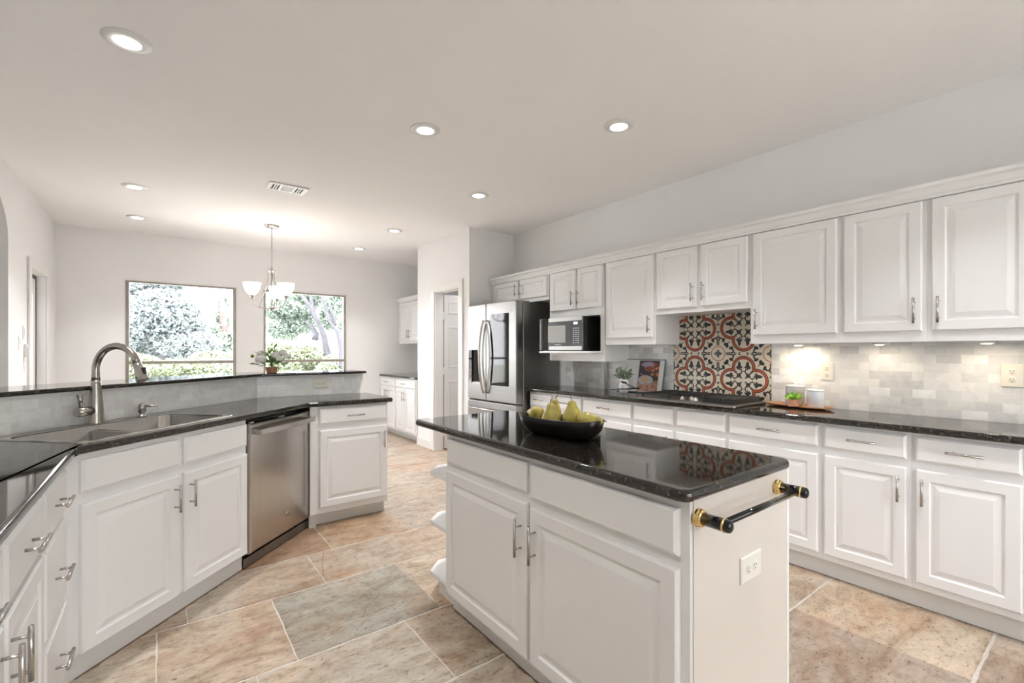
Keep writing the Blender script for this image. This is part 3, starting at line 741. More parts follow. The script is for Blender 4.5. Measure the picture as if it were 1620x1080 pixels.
hd = obj('spray_head', bm, 'faucet_steel', r)
bm = B(); c_ = e2+tdir*.045; mxr = Matrix.Translation(c_+Vector((.0235, 0, 0))) @ Matrix.Rotation(-.15, 4, 'Y'); box(bm, -.004, .005, -.009, .009, -.024, .024, 0, mxr); obj('spray_button', bm, 'black_plastic', hd, bevel=.003)
# side lever: points to the left seen from the front, i.e. local -y
bm = B(); tube(bm, [(0, -.01, .066), (0, -.092, .066)], .0225, 18); ho = obj('valve_barrel', bm, 'faucet_steel', r)
obj('lever', tube(B(), [(0, -.072, .084), (.0, -.074, .12), (0, -.076, .150)], [.0065, .009, .0125], 12), 'faucet_steel', r)
# soap dispenser
r = empty('soap_dispenser', (-.085, 3.312, .9187), -PI/4, 'short brushed nickel soap dispenser right of the faucet', 'soap dispenser')
obj('dispenser_body', lathe(B(), [(0, 0), (.026, 0), (.026, .004), (.014, .008), (.013, .02), (.019, .024), (.019, .055), (.014, .066), (.006, .072), (0, .072)], 20), 'faucet_steel', r)
obj('nozzle', tube(B(), [(0, 0, .056), (.03, .01, .056), (.075, .02, .054)], [.007, .006, .0045], 10), 'faucet_steel', r)
# tile on the knee wall
o = splash(( *cpt(LX+.01, CS), .9145), PI/4, 0, [[(0, 0), (((4.085-CS)-(LX+.01))*1.41421, 0), (((4.085-CS)-(LX+.01))*1.41421, .1685), (0, .1685)]], 'white marble brick backsplash on the slanted bar wall behind the sink', .008, 'marble_pale')
o = splash((4.0855-CS, 4.0855, .9145), 0, 0, [[(0, 0), (1.405-(4.0855-CS), 0), (1.405-(4.0855-CS), .1685), (0, .1685)]], 'white marble brick backsplash on the short straight bar wall with an outlet', .008, 'marble_pale')
# raised bar
CB0, CB1 = 3.425, 3.97; y0b, y1b = 4.042, 4.42
bt = [cpt(LX+.003, CB0), (y0b-CB0, y0b), (1.447, y0b), (1.447, y1b), (y1b-CB1, y1b), cpt(LX+.003, CB1)]
bull('granite_bar', [bt], 1.0845, 1.1065, 'raised black granite bar top behind the sink, carrying the white flowers', 'countertop', GC, bev=.008)
tag(obj('bar_moulding', prism(B(), [[cpt(LX+.01, CS-.022), (4.073-CS+.022, 4.073), (1.41, 4.073), (1.41, 4.085), (4.085-CS, 4.085), cpt(LX+.01, CS)]], 1.070, 1.084), 'trim_paint'), 'thin white strip under the front edge of the raised bar', 'moulding')
tag(obj('bar_corbel', prism(B(), [[(4.10, 1.083), (4.10, .98), (4.13, .985), (4.16, 1.01), (4.19, 1.05), (4.235, 1.083)]], 1.4055, 1.435, lambda a, b, c: (c, a, b)), 'trim_paint'), 'small white bracket under the right end of the raised bar', 'bracket')

# ================================================================= ISLAND
IX, IY0, IY1 = 1.13, .705, 2.03
r = empty('kitchen_island', (1.13, 2.03, 0), R90, 'white kitchen island cabinet with two doors and open shelves at its far end', 'kitchen island')
# local x runs to the camera (-Y), local y = +X
WI = IY1-IY0; DI = 1.705-1.13
obj('body', bx(0, WI, 0, DI, .10, .88), 'island_paint', r, bevel=.002)
obj('toe_kick', bx(0, WI-.01, .035, DI-.03, 0, .10), 'island_paint', r)
def iy(y): return 2.03-y
for a, b, z0, z1 in ((2.000, 1.386, .74, .856), (1.357, .733, .725, .855)): drawer(r, iy(a), iy(b), z0, z1, False, 'island_paint')
d1 = door(r, iy(2.012), iy(1.382), .10, .70, None, 'island_paint'); handle(d1, 'v', iy(1.412), .565, L=.142)
d2 = door(r, iy(1.362), iy(.733), .10, .69, None, 'island_paint'); handle(d2, 'v', iy(1.327), .565, L=.142)
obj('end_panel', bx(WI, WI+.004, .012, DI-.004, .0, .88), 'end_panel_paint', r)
obj('corner_trim', bx(WI-.02, WI+.004, DI, DI+.02, .0, .88), 'island_paint', r, bevel=.002)
# far end shelves with clipped corners, local -x direction
def shelf(z, t=.022): return prism(B(), [[(0, 0.01), (-.20, .01), (-.285, .10), (-.285, DI-.10), (-.20, DI-.01), (0, DI-.01)]], z, z+t)
for z in (.625, .365, .098): obj('end_shelf', shelf(z), 'cabinet_paint', r, bevel=.004)
obj('shelf_plinth', prism(B(), [[(0, .05), (-.18, .05), (-.25, .12), (-.25, DI-.12), (-.18, DI-.05), (0, DI-.05)]], 0, .097), 'island_paint', r)
obj('shelf_divider', bx(-.012, 0, .03, DI-.03, .10, .88), 'cabinet_paint', r)
ct = [(1.088, .688), (1.722, .688), (1.722, 2.325), (1.088, 2.325)]
rc = .035
pl = []
for (cx, cy), a0 in zip(((1.722-rc, 2.325-rc), (1.088+rc, 2.325-rc), (1.088+rc, .688+rc), (1.722-rc, .688+rc)), (0, PI/2, PI, 1.5*PI)):
    for k in range(6): a = a0+PI/2*k/5; pl.append((cx+rc*math.cos(a), cy+rc*math.sin(a)))
bull('countertop', [pl], .8805, .9145, 'polished black granite top of the island under the bowl of pears', 'countertop', GC, bev=.0145)
# towel bar on the end facing the camera side
r = empty('towel_bar', (1.39, .7005, .833), 0, 'glossy black towel bar with gold rings on the island end', 'towel bar')
Rx = Matrix.Rotation(PI/2, 4, 'X')
for s in (-.232, .235):
    mt = Matrix.Translation((s, 0, 0)) @ Rx
    obj('mounting_rings', lathe(B(), [(0, 0), (.0245, 0), (.0255, .003), (.0225, .005), (.024, .008), (.024, .010), (.0212, .012), (.0225, .015), (.0225, .017), (.018, .019), (0, .019)], 28, mx=mt), 'gold', r)
    ps = obj('post', lathe(B(), [(0, .018), (.0172, .018), (.0172, .072), (.0172, .086), (.0155, .092), (.009, .096), (0, .097)], 28, mx=mt), 'black_enamel', r)
    obj('gold_band', lathe(B(), [(.0173, .073), (.0184, .074), (.0184, .078), (.0173, .079)], 28, mx=mt), 'gold', ps)
obj('bar', tube(B(), [(-.232, -.066, 0), (.235, -.066, 0)], .0092, 16), 'black_enamel', r)

# ================================================================= REFRIGERATOR (faces -X), local x to the camera side, local y=+X
fX, fY = 2.772, 4.505; FW = .8475
r = empty('refrigerator', (fX, fY, 0), -math.radians(87), 'stainless French-door refrigerator with a glass panel and water dispenser', 'refrigerator')
obj('case', bx(.055, FW-.004, .095, .60, .03, 1.775), 'steel_side', r, bevel=.006)
sm = .345
def fdoor(x0, x1, z0, z1, hole=None):
    loops = [rect(x0, x1, z0, z1)]
    if hole: loops.append(rect(*hole))
    return prism(B(), loops, 0, .088, xz)
DH = (.083, .229, .93, 1.29)
ld = obj('left_door', fdoor(.004, sm-.003, .750, 1.79, DH), 'steel_brushed', r, bevel=.008, seg=3)
bm = B(); box(bm, DH[0], DH[1], .07, .086, DH[2], DH[3]); 
dn = obj('dispenser_recess', bm, 'steel_side', ld)
obj('dispenser_panel', bx(DH[0]-.058, DH[0], -.003, .03, DH[2], DH[3]), 'black_enamel', ld, bevel=.001)
obj('dispenser_tray', bx(DH[0], DH[1], .005, .075, DH[2]-.004, DH[2]+.008), 'white_plastic', ld)
obj('dispenser_spout', bx(DH[1]-.06, DH[1]-.01, .02, .07, DH[3]-.05, DH[3]), 'white_plastic', ld)
bm = B()
for k in range(4): box(bm, DH[0]-.028, DH[0]-.018, -.0036, -.003, DH[2]+.03+.03*k, DH[2]+.04+.03*k)
obj('dispenser_buttons', bm, 'terracotta', ld)
PG = (.424, .730, .92, 1.67)
rd = obj('right_door', fdoor(sm+.003, FW-.002, .750, 1.79), 'steel_brushed', r, bevel=.008, seg=3)
obj('glass_panel', bx(PG[0], PG[1], -.003, .002, PG[2], PG[3]), 'black_enamel', rd, bevel=.001)
obj('door_side_trim', bx(FW-.002, FW+.003, .02, .075, .78, 1.77), 'steel_brushed', rd)
text(rd, 'LG', .022, (FW-.07, -.0022, 1.69), (PI/2, 0, 0), 'steel_side')
for s, sg in ((sm-.03, -1), (sm+.033, 1)):
    n = 16; pts = [(s+sg*0, -.012-.058*math.sin(PI*i/n)**.7, .83+.78*i/n) for i in range(n+1)]
    obj('handle', tube(B(), pts, [.011]*(n+1), 10), 'nickel', ld if sg < 0 else rd)
fz = obj('freezer_drawer', fdoor(.004, FW-.002, .06, .738), 'steel_brushed', r, bevel=.008, seg=3)
obj('handle', tube(B(), [(.08, 0, .66), (.08, -.05, .66), (FW-.08, -.05, .66), (FW-.08, 0, .66)], .011, 10), 'nickel', fz)
obj('top_hinge', bx(FW-.13, FW-.02, .10, .20, 1.776, 1.792), 'steel_side', r, bevel=.003)
obj('feet', bx(.03, FW-.03, .12, .6, 0, .03), 'black_plastic', r)

# ================================================================= MICROWAVE in the nook
r = empty('microwave_oven', (2.968, 3.47, 1.2815), R90, 'black and stainless microwave on the nook shelf beside the refrigerator', 'microwave')
mw, mh = .565, .312
obj('case', bx(.004, mw, .022, RX-2.968-.035, .008, mh), 'black_enamel', r, bevel=.004)
fr = obj('front_frame', bx(.0, mw, 0, .022, .008, mh), 'steel_brushed', r, bevel=.002)
obj('door_glass', bx(.0, mw-.135, -.003, .001, .045, mh-.037), 'black_plastic', r)
obj('black_end_strip', bx(-.001, .118, -.0045, .001, .008, mh-.002), 'black_enamel', r)  # plain black strip over the left end of the front
simple('mesh_grey', (.30, .30, .28), .35, var=.02)
obj('window', bx(.119, mw-.205, -.0045, -.002, .078, mh-.075), 'mesh_grey', r)
cp = obj('control_panel', bx(mw-.132, mw-.004, -.004, .001, .045, mh-.037), 'black_plastic', r)
obj('display', bx(mw-.10, mw-.05, -.005, -.003, mh-.072, mh-.05), 'display_glow', cp)
bm = B()
for i in range(3):
    for j in range(8): box(bm, mw-.108+.03*i, mw-.092+.03*i, -.005, -.0035, .072+.0185*j, .079+.0185*j)
obj('buttons', bm, 'ceramic_grey', cp)
text(r, 'SAMSUNG', .018, (.255, -.0036, .058), (PI/2, 0, 0), 'ceramic_white')
obj('feet', bx(.03, mw-.03, .05, .3, 0, .008), 'black_plastic', r)

# ================================================================= COOKTOP (on right worktop)
r = empty('gas_cooktop', (2.915, 2.272, .915), R90, 'stainless gas cooktop with black cast iron grates and griddle', 'cooktop')
cw, cd = .765, .44
obj('steel_tray', prism(B(), [rrect(0, cw, 0, cd, .02)], 0, .016), 'steel_brushed', r, bevel=.004)
obj('burner_pan', bx(.02, cw-.02, .07, cd-.02, .016, .019), 'steel_side', r)
for gx0, gx1 in ((.02, .27), (.275, .50)):
    bm = B(); y0, y1 = (.03 if gx0 < .1 else .15), cd-.025; z0, z1 = .036, .050
    for x in (gx0, gx1-.012): box(bm, x, x+.012, y0, y1, z0, z1)
    for y in (y0, (y0+y1)/2-.006, y1-.012): box(bm, gx0, gx1, y, y+.012, z0, z1)
    for k in (1, 2, 3): x = gx0+(gx1-gx0)*k/4; box(bm, x-.005, x+.005, y0, y1, z0+.002, z1+.003)
    for x in (gx0+.004, gx1-.016):
        for y in (y0+.004, y1-.016): box(bm, x, x+.012, y, y+.012, .017, z0)
    obj('grate', bm, 'black_iron', r, bevel=.002)
for x, y in ((.145, .15), (.145, .32), (.39, .31)):
    obj('burner', lathe(B(), [(0, .032), (.026, .032), (.03, .028), (.03, .024), (.042, .022), (.045, .017)], 20, c=(x, y, 0)), 'black_iron', r)
bm = B()
for k in range(12): x = .52+.0185*k; box(bm, x, x+.009, .05, cd-.03, .022, .052)
box(bm, .515, .735, .05, .062, .018, .040); box(bm, .515, .735, cd-.042, cd-.03, .018, .040)
obj('grill_grate', bm, 'black_iron', r, bevel=.003)
obj('grill_pan', bx(.51, .74, .045, cd-.025, .0165, .022), 'bronze_dark', r)
for x, y in ((.345, .075), (.392, .115), (.425, .075), (.462, .055)):
    obj('knob', lathe(B(), [(0, .042), (.008, .042), (.010, .036), (.016, .030), (.019, .022), (.021, .017)], 16, c=(x, y, 0)), 'nickel', r)
# ================================================================= CEILING LAMPS
def can(x, y, lb, w=CAN_W):
    r = empty('recessed_light', (x, y, CH), 0, lb, 'ceiling light', 'recessed ceiling lights')
    obj('trim_ring', lathe(B(), [(.050, -.0005), (.054, -.010), (.075, -.008), (.092, -.003), (.094, -.0005)], 32), 'white_plastic', r)
    obj('lens', lathe(B(), [(0, -.007), (.040, -.0075), (.052, -.0065)], 28), 'lamp_glow', r)
    l = bpy.data.lights.new('lamp', 'AREA'); l.shape = 'DISK'; l.size = .10; l.energy = w; l.spread = math.radians(90); l.color = (1, .985, .972)
    o = bpy.data.objects.new('bulb_light', l); COL.objects.link(o); o.parent = r; o.location = (0, 0, -.012)
can(-.125, 2.759, 'large round recessed ceiling light at the top left, nearest the camera')
can(1.352, 2.711, 'recessed ceiling light left of the other one above the island')
can(2.302, 1.931, 'recessed ceiling light highest on the right, over the aisle by the cooktop')
can(2.305, 3.558, 'recessed ceiling light nearest the refrigerator')
can(-.182, 5.161, 'recessed ceiling light left of the air vent, upper of the two on the left')
can(-.203, 6.328, 'recessed ceiling light left of the chandelier, lower of the two on the left')
can(2.192, 5.20, 'recessed ceiling light in front of the pantry, upper right of the small pair')
can(2.187, 6.411, 'small recessed ceiling light closest to the back wall, right of the chandelier')
can(-.12, .9, 'recessed ceiling light above the left counter, beside the camera')
can(2.30, .3, 'recessed ceiling light over the right aisle, behind the photo')
can(1.0, -1.3, 'recessed ceiling light near the added unseen rear window')
can(-1.8, 4.3, 'added unseen ceiling light brightening the hall beyond the arch')  # added lamp, lifts the dim hall
can(3.3, 5.0, 'added unseen ceiling light brightening the pantry door leaf', 2.2)  # added lamp out of view, brightens the open pantry leaf
# vent
r = empty('ceiling_vent', (.875, 4.40, CH), 0, 'white rectangular ceiling air vent with three sections', 'air vent')
obj('vent_frame', prism(B(), [rect(-.155, .155, -.095, .095), rect(-.12, -.065, -.068, .068), rect(-.045, .045, -.068, .068), rect(.065, .12, -.068, .068)], -.012, -.0005), 'white_plastic', r, bevel=.002)
obj('vent_duct', bx(-.13, .13, -.075, .075, -.004, -.001), 'vent_dark', r)
bm = B()
for x in (-.101, -.083, .083, .101): box(bm, x-.005, x+.005, -.066, .066, -.011, -.004)
for k in range(9): box(bm, -.043, .043, -.064+.0145*k, -.055+.0145*k, -.011, -.004)
obj('vent_slats', bm, 'ceramic_grey', r)
# chandelier
r = empty('chandelier', (1.0, 5.84, CH), -math.radians(37.06), 'brushed nickel three-arm chandelier with glowing white glass shades', 'chandelier')
obj('canopy', lathe(B(), [(0, -.022), (.055, -.022), (.072, -.016), (.078, -.004), (.078, 0)], 28), 'nickel', r)
bm = B()
nl = 17; zt, zb = -.03, -.47
for i in range(nl):
    z = zt+(zb-zt)*i/(nl-1); a = PI/2*(i % 2); pts = []
    for k in range(13):
        t = 2*PI*k/12; pts.append((.0075*math.cos(t)*math.cos(a), .0075*math.cos(t)*math.sin(a), z+.019*math.sin(t)))
    tube(bm, pts, .0019, 5, cap=False)
obj('chain', bm, 'nickel', r)
obj('stem', tube(B(), [(0, 0, -.47), (0, 0, -.95)], .0065, 10), 'nickel', r)
obj('top_hub', lathe(B(), [(0, -.475), (.010, -.478), (.012, -.50), (.040, -.505), (.040, -.525), (.012, -.53), (.008, -.55)], 20), 'nickel', r)
obj('bottom_hub', lathe(B(), [(.006, -.905), (.02, -.912), (.028, -.925), (.028, -.945), (.014, -.955), (.010, -.968), (0, -.972)], 20), 'nickel', r)
for k, deg in enumerate((102, 222, 342)):
    a = math.radians(deg); ca, sa = math.cos(a), math.sin(a); A = lambda rr, z: (rr*ca, rr*sa, z)
    arm = obj('arm', tube(B(), [A(.02, -.935), A(.08, -.940), A(.128, -.932), A(.172, -.905), A(.195, -.865), A(.200, -.83)], .0062, 8), 'nickel', r)
    obj('support_rod', tube(B(), [A(.034, -.515), A(.040, -.60), A(.060, -.72), A(.095, -.83), A(.128, -.932)], .0042, 8), 'nickel', r)
    sh = obj('glass_shade', lathe(B(), [(.02, -.80), (.045, -.785), (.068, -.75), (.082, -.71), (.090, -.665), (.087, -.665), (.078, -.71), (.064, -.748), (.042, -.779), (.02, -.793)], 28, c=(.200*ca, .200*sa, 0)), 'shade_glow', arm)
    obj('socket_cup', lathe(B(), [(0, -.83), (.014, -.83), (.024, -.815), (.028, -.798), (.02, -.795), (0, -.795)], 18, c=(.200*ca, .200*sa, 0)), 'nickel', arm)
    l = bpy.data.lights.new('lamp', 'POINT'); l.energy = CHAND_W; l.color = (1, .87, .70); l.shadow_soft_size = .03
    o = bpy.data.objects.new('bulb_light', l); COL.objects.link(o); o.parent = r; o.location = (.200*ca, .200*sa, -.70)

# ================================================================= OUTLETS AND SWITCHES
def plate(name, loc, rot, w, h, kind, lb, cat='outlet', grp='outlets', mat='outlet_plastic'):
    r = empty(name, loc, rot, lb, cat, grp)
    obj('cover_plate', nested(B(), -w/2, w/2, -h/2, h/2, [(0, 0), (0, -.003), (.004, -.006)]), mat, r)
    if kind in ('v', 'h'):
        for s in (-1, 1):
            ox, oz = (s*.0205, 0) if kind == 'h' else (0, s*.0205)
            sk = obj('socket', lathe(B(), [(0, .0005), (.0155, .0005), (.0165, 0), (.0165, -.002)], 20, mx=Matrix.Translation((ox, -.0065, oz)) @ Matrix.Rotation(PI/2, 4, 'X')), mat, r)
            bm = B()
            for q in (-.006, .006): box(bm, ox+q-.0011, ox+q+.0011, -.0074, -.0068, oz-.001, oz+.0065)
            tube(bm, [(ox, -.0068, oz-.008), (ox, -.0074, oz-.008)], .0024, 8)
            obj('socket_slots', bm, 'outlet_dark', sk)
    else:
        obj('rocker', bx(-.016, .016, -.010, -.005, -.032, .032), mat, r, bevel=.002)
    return r
plate('wall_outlet', (RX-.0075, 1.171, 1.150), R90, .074, .116, 'v', 'cream double outlet on the marble tile behind the canisters', )
plate('wall_outlet', (RX-.0075, .351, 1.157), R90, .078, .118, 'v', 'cream double outlet on the marble tile at the right edge of the photo')
plate('wall_outlet', (1.072, 4.0845, 1.014), 0, .122, .080, 'h', 'cream sideways outlet on the short bar wall tile')
plate('island_outlet', (1.448, .7005, .620), 0, .125, .080, 'h', 'cream sideways outlet low on the island end below the towel bar')
plate('light_switch', (LX+.0005, 5.51, 1.345), PI/2, .075, .115, 's', 'white switch plate on the left wall, lowest and nearest of the three', 'switch', 'wall controls by the left door', 'white_plastic')
plate('light_switch', (LX+.0005, 5.655, 1.44), PI/2, .07, .115, 's', 'white switch plate on the left wall, highest of the three', 'switch', 'wall controls by the left door', 'white_plastic')
r = empty('wall_phone', (LX+.0005, 5.70, 1.25), PI/2, 'slim white handset hanging on the left wall close to the door casing', 'handset')
obj('cradle', bx(-.03, .03, -.018, 0, -.02, .09), 'white_plastic', r, bevel=.003); obj('handset_body', prism(B(), [[(-.018, -.11), (.018, -.11), (.026, .06), (-.026, .06)]], -.034, -.018, xz), 'white_plastic', r, bevel=.003)

# ================================================================= THINGS ON THE RIGHT WORKTOP
ZT = .9152
# cookbook, open on the worktop against the tile; local x to the right, leaning back
r = empty('open_cookbook', (3.358, 2.622, ZT+.0035), R90+.02, 'open cookbook showing food photos, leaning against the tile left of the cooktop', 'cookbook')
lean = Matrix.Rotation(-.20, 4, 'X')
def pgfood(x, z):
    import random as _r
    u, v = x/.20, z/.285
    bg_ = (.05, .03, .035) if v > .35 else (.35, .20, .14)
    c = bg_
    if abs(v-(.62-.45*u)) < .012 and u > .1: c = (.55, .40, .28)
    if v < .42-.22*u+.1 and abs(v-(.30+.25*(u-.5))) < .012: c = (.6, .45, .35)
    for cx, cy, rx, ry, col, rim in BLOBS:
        d = ((u-cx)/rx)**2+((v-cy)/ry)**2
        if d < 1: c = rim if d > .72 else tuple(k*(1-.35*d) for k in col)
    if u < .02 or u > .975 or v < .01 or v > .99: c = (.75, .72, .68)
    return c
_r = random.Random(4)
BLOBS = [(.45, .86, .34, .09, (.40, .33, .45), (.35, .30, .42)), (.52, .73, .22, .085, (.30, .06, .03), (.22, .20, .24))]
for k in range(9): BLOBS.append((.62+.36*_r.random(), .52+.30*_r.random(), .085, .055, (.50+.1*_r.random(), .22, .08), (.20, .06, .02)))
BLOBS.append((.78, .86, .09, .05, (.60, .08, .03), (.4, .05, .02)))
BLOBS.append((.38, .36, .36, .16, (.62, .60, .66), (.40, .42, .55)))
for k in range(10): BLOBS.append((.18+.4*_r.random(), .28+.17*_r.random(), .085, .04, (.66, .50, .30), (.45, .26, .12)))
for k in range(12): BLOBS.append((.15+.85*_r.random(), .02+.20*_r.random(), .10, .055, (.62, .36, .28), (.40, .16, .10)))
p = obj('cover', prism(B(), [rect(-.224, .252, 0, .298)], .012, .016, xz), 'teal_cover', r); p.data.transform(lean)
p = obj('page_block', prism(B(), [rect(-.215, -.004, .006, .290)], .0, .012, xz), 'paper', r); p.data.transform(lean)
p = obj('page_block', prism(B(), [rect(.004, .246, .006, .290)], .0, .012, xz), 'paper', r); p.data.transform(lean)
p = printed('printed_page', .215, .275, 110, 160, lambda x, z: pgfood(x*.93, z*1.036), 'printed_page', r, y=-.009); p.data.transform(Matrix.Translation((.004, 0, .010))); p.data.transform(lean)
bm = B(); rr_ = random.Random(9)
for j in range(22): box(bm, -.19, -.19+.15*rr_.uniform(.5, 1), -.0008, -.0002, .03+.0105*j, .032+.0105*j)
p = obj('page_text', bm, 'ceramic_grey', r); p.data.transform(lean)
# vase of greens
def leafset(bm, base, n, spread, h, L, w, rnd, droop=.3):
    for _ in range(n):
        a = rnd.uniform(0, 2*PI); e = rnd.uniform(.1, 1); d = Vector((math.cos(a)*spread*e, math.sin(a)*spread*e, h*(1-.5*e*e)*rnd.uniform(.6, 1.05))); b = Vector(base); tip = b+d
        tube(bm, [b, b+d*.5+Vector((0, 0, .01)), tip], [.0012, .001, .0008], 4)
        for q in range(3):
            p = b+d*(.45+.27*q); dr = Vector((d.x+rnd.uniform(-1, 1)*.04, d.y+rnd.uniform(-1, 1)*.04, d.z*.3+rnd.uniform(-.02, .04))).normalized(); s = dr.orthogonal().normalized(); s = (s+Vector((0, 0, rnd.uniform(-.5, .5)))).normalized()
            vs = [p, p+dr*L*.35+s*w, p+dr*L*.75+s*w*.6, p+dr*L, p+dr*L*.75-s*w*.6, p+dr*L*.35-s*w]
            m = p+dr*L*.5-Vector((0, 0, w*.4)); V = [bm.verts.new(x) for x in vs]; mv = bm.verts.new(m)
            for i in range(6): bm.faces.new((V[i], V[(i+1) % 6], mv))
    return bm
r = empty('ceramic_vase', (3.232, 2.655, ZT), 0, 'small white ceramic jug of grey green sprigs in front of the cookbook', 'vase')
obj('jug', lathe(B(), [(0, 0), (.032, 0), (.036, .004), (.045, .035), (.046, .065), (.040, .09), (.034, .104), (.038, .120), (.034, .120), (.030, .104), (.03, .07), (0, .06)], 28), 'ceramic_white', r)
obj('spout', prism(B(), [[(.02, -.014), (.02, .014), (.048, 0)]], .112, .121), 'ceramic_white', r).rotation_euler = (0, 0, math.radians(150))
obj('sprigs', leafset(B(), (0, 0, .10), 30, .075, .125, .036, .011, random.Random(5)), 'leaf_sage', r)
r = empty('wooden_spoon_rest', (3.30, 2.735, ZT), R90, 'thin pale wood board edge behind the white vase', 'board')
obj('board', bx(-.02, .02, 0, .012, 0, .10), 'bare_wood', r, bevel=.002).rotation_euler = (-.15, 0, 0)
# black utensils
def utensil(name, loc, rz, tilt, lb, fork=False):
    r = empty(name, loc, rz, lb, 'utensil', 'black cooking utensils beside the cooktop')
    m = Matrix.Rotation(-tilt, 4, 'Y')
    h = obj('handle', tube(B(), [(0, 0, .006), (.12, 0, .006), (.19, 0, .010)], [.006, .005, .004], 10), 'black_plastic', r); h.data.transform(m)
    if fork:
        bm = B(); lathe(bm, [(0, 0), (.02, 0), (.026, .004), (.0, .006)], 18, mx=Matrix.Translation((.215, 0, .008)) @ Matrix.Diagonal((1.5, 1, 1, 1)))
    else:
        bm = B(); lathe(bm, [(0, 0), (.018, .003), (.027, .010), (.025, .011), (.016, .005), (0, .002)], 18, mx=Matrix.Translation((.22, 0, .004)) @ Matrix.Diagonal((1.35, 1, 1, 1)))
    o = obj('head', bm, 'black_plastic', r); o.data.transform(m)
utensil('serving_spoon', (3.06, 2.38, .972), math.radians(68), .14, 'black spoon raised on the cooktop grate, its bowl towards the white vase')
utensil('slotted_turner', (3.12, 2.40, .972), math.radians(112), -.10, 'black turner crossed under the spoon left of the cooktop grate', True)

# wooden tray, canisters, small plant
r = empty('wooden_tray', (3.325, 1.295, ZT), R90-.18, 'long shallow wooden tray holding two canisters and a small plant', 'tray')
def ov(a, b, z, n=40): return [(a*math.copysign(abs(math.cos(2*PI*k/n))**.75, math.cos(2*PI*k/n)), b*math.copysign(abs(math.sin(2*PI*k/n))**.75, math.sin(2*PI*k/n)), z) for k in range(n)]
def ovloft(rings):
    bm = B(); V = [[bm.verts.new(p) for p in R] for R in rings]; n = len(V[0])
    for a, b in zip(V, V[1:]):
        for i in range(n): f = bm.faces.new((a[i-1], a[i], b[i], b[i-1])); f.smooth = True
    bm.faces.new(V[0]); bm.faces.new(V[-1]); return bm
obj('tray_board', ovloft([ov(.15, .05, 0), ov(.19, .075, .006), ov(.212, .088, .016), ov(.209, .085, .017), ov(.185, .070, .010), ov(.10, .04, .009)]), 'wood_tray', r)
def canister(x, y, rad, h, lb, mat):
    r = empty('canister', (x, y, ZT+.0105), 0, lb, 'canister', 'white canisters on the wooden tray')
    obj('jar', lathe(B(), [(0, 0), (rad-.003, 0), (rad, .003), (rad, h-.004), (rad-.002, h)], 36), mat, r)
    obj('lid', lathe(B(), [(rad-.002, h), (rad+.001, h+.001), (rad+.001, h+.006), (rad-.006, h+.011), (.012, h+.013), (.008, h+.016), (.013, h+.024), (.009, h+.031), (0, h+.032)], 36), 'ceramic_white', r)
canister(3.372, 1.335, .056, .118, 'taller pale canister at the back of the tray, behind the small plant', 'ceramic_grey')
canister(3.308, 1.190, .047, .104, 'shorter pale canister at the right end of the tray', 'ceramic_grey')
r = empty('potted_plant', (3.262, 1.300, ZT+.0105), .3, 'small bright green plant in a square clay pot on the tray', 'potted plant')
bm = B(); h = .044; vs = [[bm.verts.new((sx*a, sy*a, z)) for sx, sy in ((-1, -1), (1, -1), (1, 1), (-1, 1))] for a, z in ((.0285, 0), (.0235, h), (.021, h), (.021, h-.008))]
bm.faces.new(vs[0][::-1])
for a, b in zip(vs, vs[1:]):
    for i in range(4): bm.faces.new((a[i], a[(i+1) % 4], b[(i+1) % 4], b[i]))
bm.faces.new(vs[-1])
obj('clay_pot', bm, 'terracotta', r, bevel=.0015)
obj('greens', leafset(B(), (0, 0, .038), 22, .042, .040, .022, .010, random.Random(8)), 'leaf_bright', r)

# ================================================================= BOWL OF PEARS
ROT = math.radians(99)
r = empty('dough_bowl', (1.372, 1.475, .9150), ROT, 'long dark carved wooden bowl full of yellow pears on the island', 'bowl')
def ringb(a, b, z, lift=0, n=48):
    out = []
    for k in range(n):
        t = 2*PI*k/n; c, s = math.cos(t), math.sin(t)
        x = a*math.copysign(abs(c)**.62, c); y = b*math.copysign(abs(s)**.70, s); out.append((x, y, z+lift*(abs(x)/a)**3))
    return out
obj('bowl_body', ovloft([ringb(.140, .040, 0), ringb(.172, .062, .012), ringb(.196, .080, .045), ringb(.208, .088, .078, .006), ringb(.206, .086, .082, .006), ringb(.197, .078, .078, .006), ringb(.18, .066, .045), ringb(.13, .035, .018)]), 'dark_wood', r, smooth=True)
def pear(x, y, z, rot, s, lb, stem='stem_brown'):
    r = empty('pear', (x, y, z), 0, lb, 'pear', 'pears in the wooden bowl'); r.rotation_euler = rot
    pr = [(0, -.037), (.012, -.0375), (.028, -.030), (.0365, -.014), (.038, .002), (.034, .018), (.026, .032), (.0195, .044), (.0165, .055), (.011, .063), (.004, .066), (0, .0655)]
    bm = lathe(B(), [(a*s, b*s) for a, b in pr], 24)
    for v in bm.verts:
        v.co.x += .10*max(0, v.co.z)*(1 if v.co.z > 0 else 0); a = math.atan2(v.co.y, v.co.x); k = 1+.022*math.sin(3*a+v.co.z*30); v.co.x *= k; v.co.y *= k
    obj('flesh', bm, 'pear_skin', r, smooth=True)
    obj('stem', tube(B(), [(.007*s, 0, .063*s), (.009*s, 0, .072*s), (.013*s, 0, .080*s)], [.0022, .0016, .0024], 6), stem, r)
zb = .915
def lp(a, b): return (1.372+a*math.cos(ROT)-b*math.sin(ROT), 1.475+a*math.sin(ROT)+b*math.cos(ROT))
x, y = lp(.135, -.005); pear(x, y, zb+.082, (0, math.radians(82), math.radians(90)), .95, 'pear lying at the left end of the bowl', 'petal_white')
x, y = lp(.060, -.028); pear(x, y, zb+.088, (0, math.radians(8), 0), 1.02, 'pear standing at the back, second from the left in the bowl')
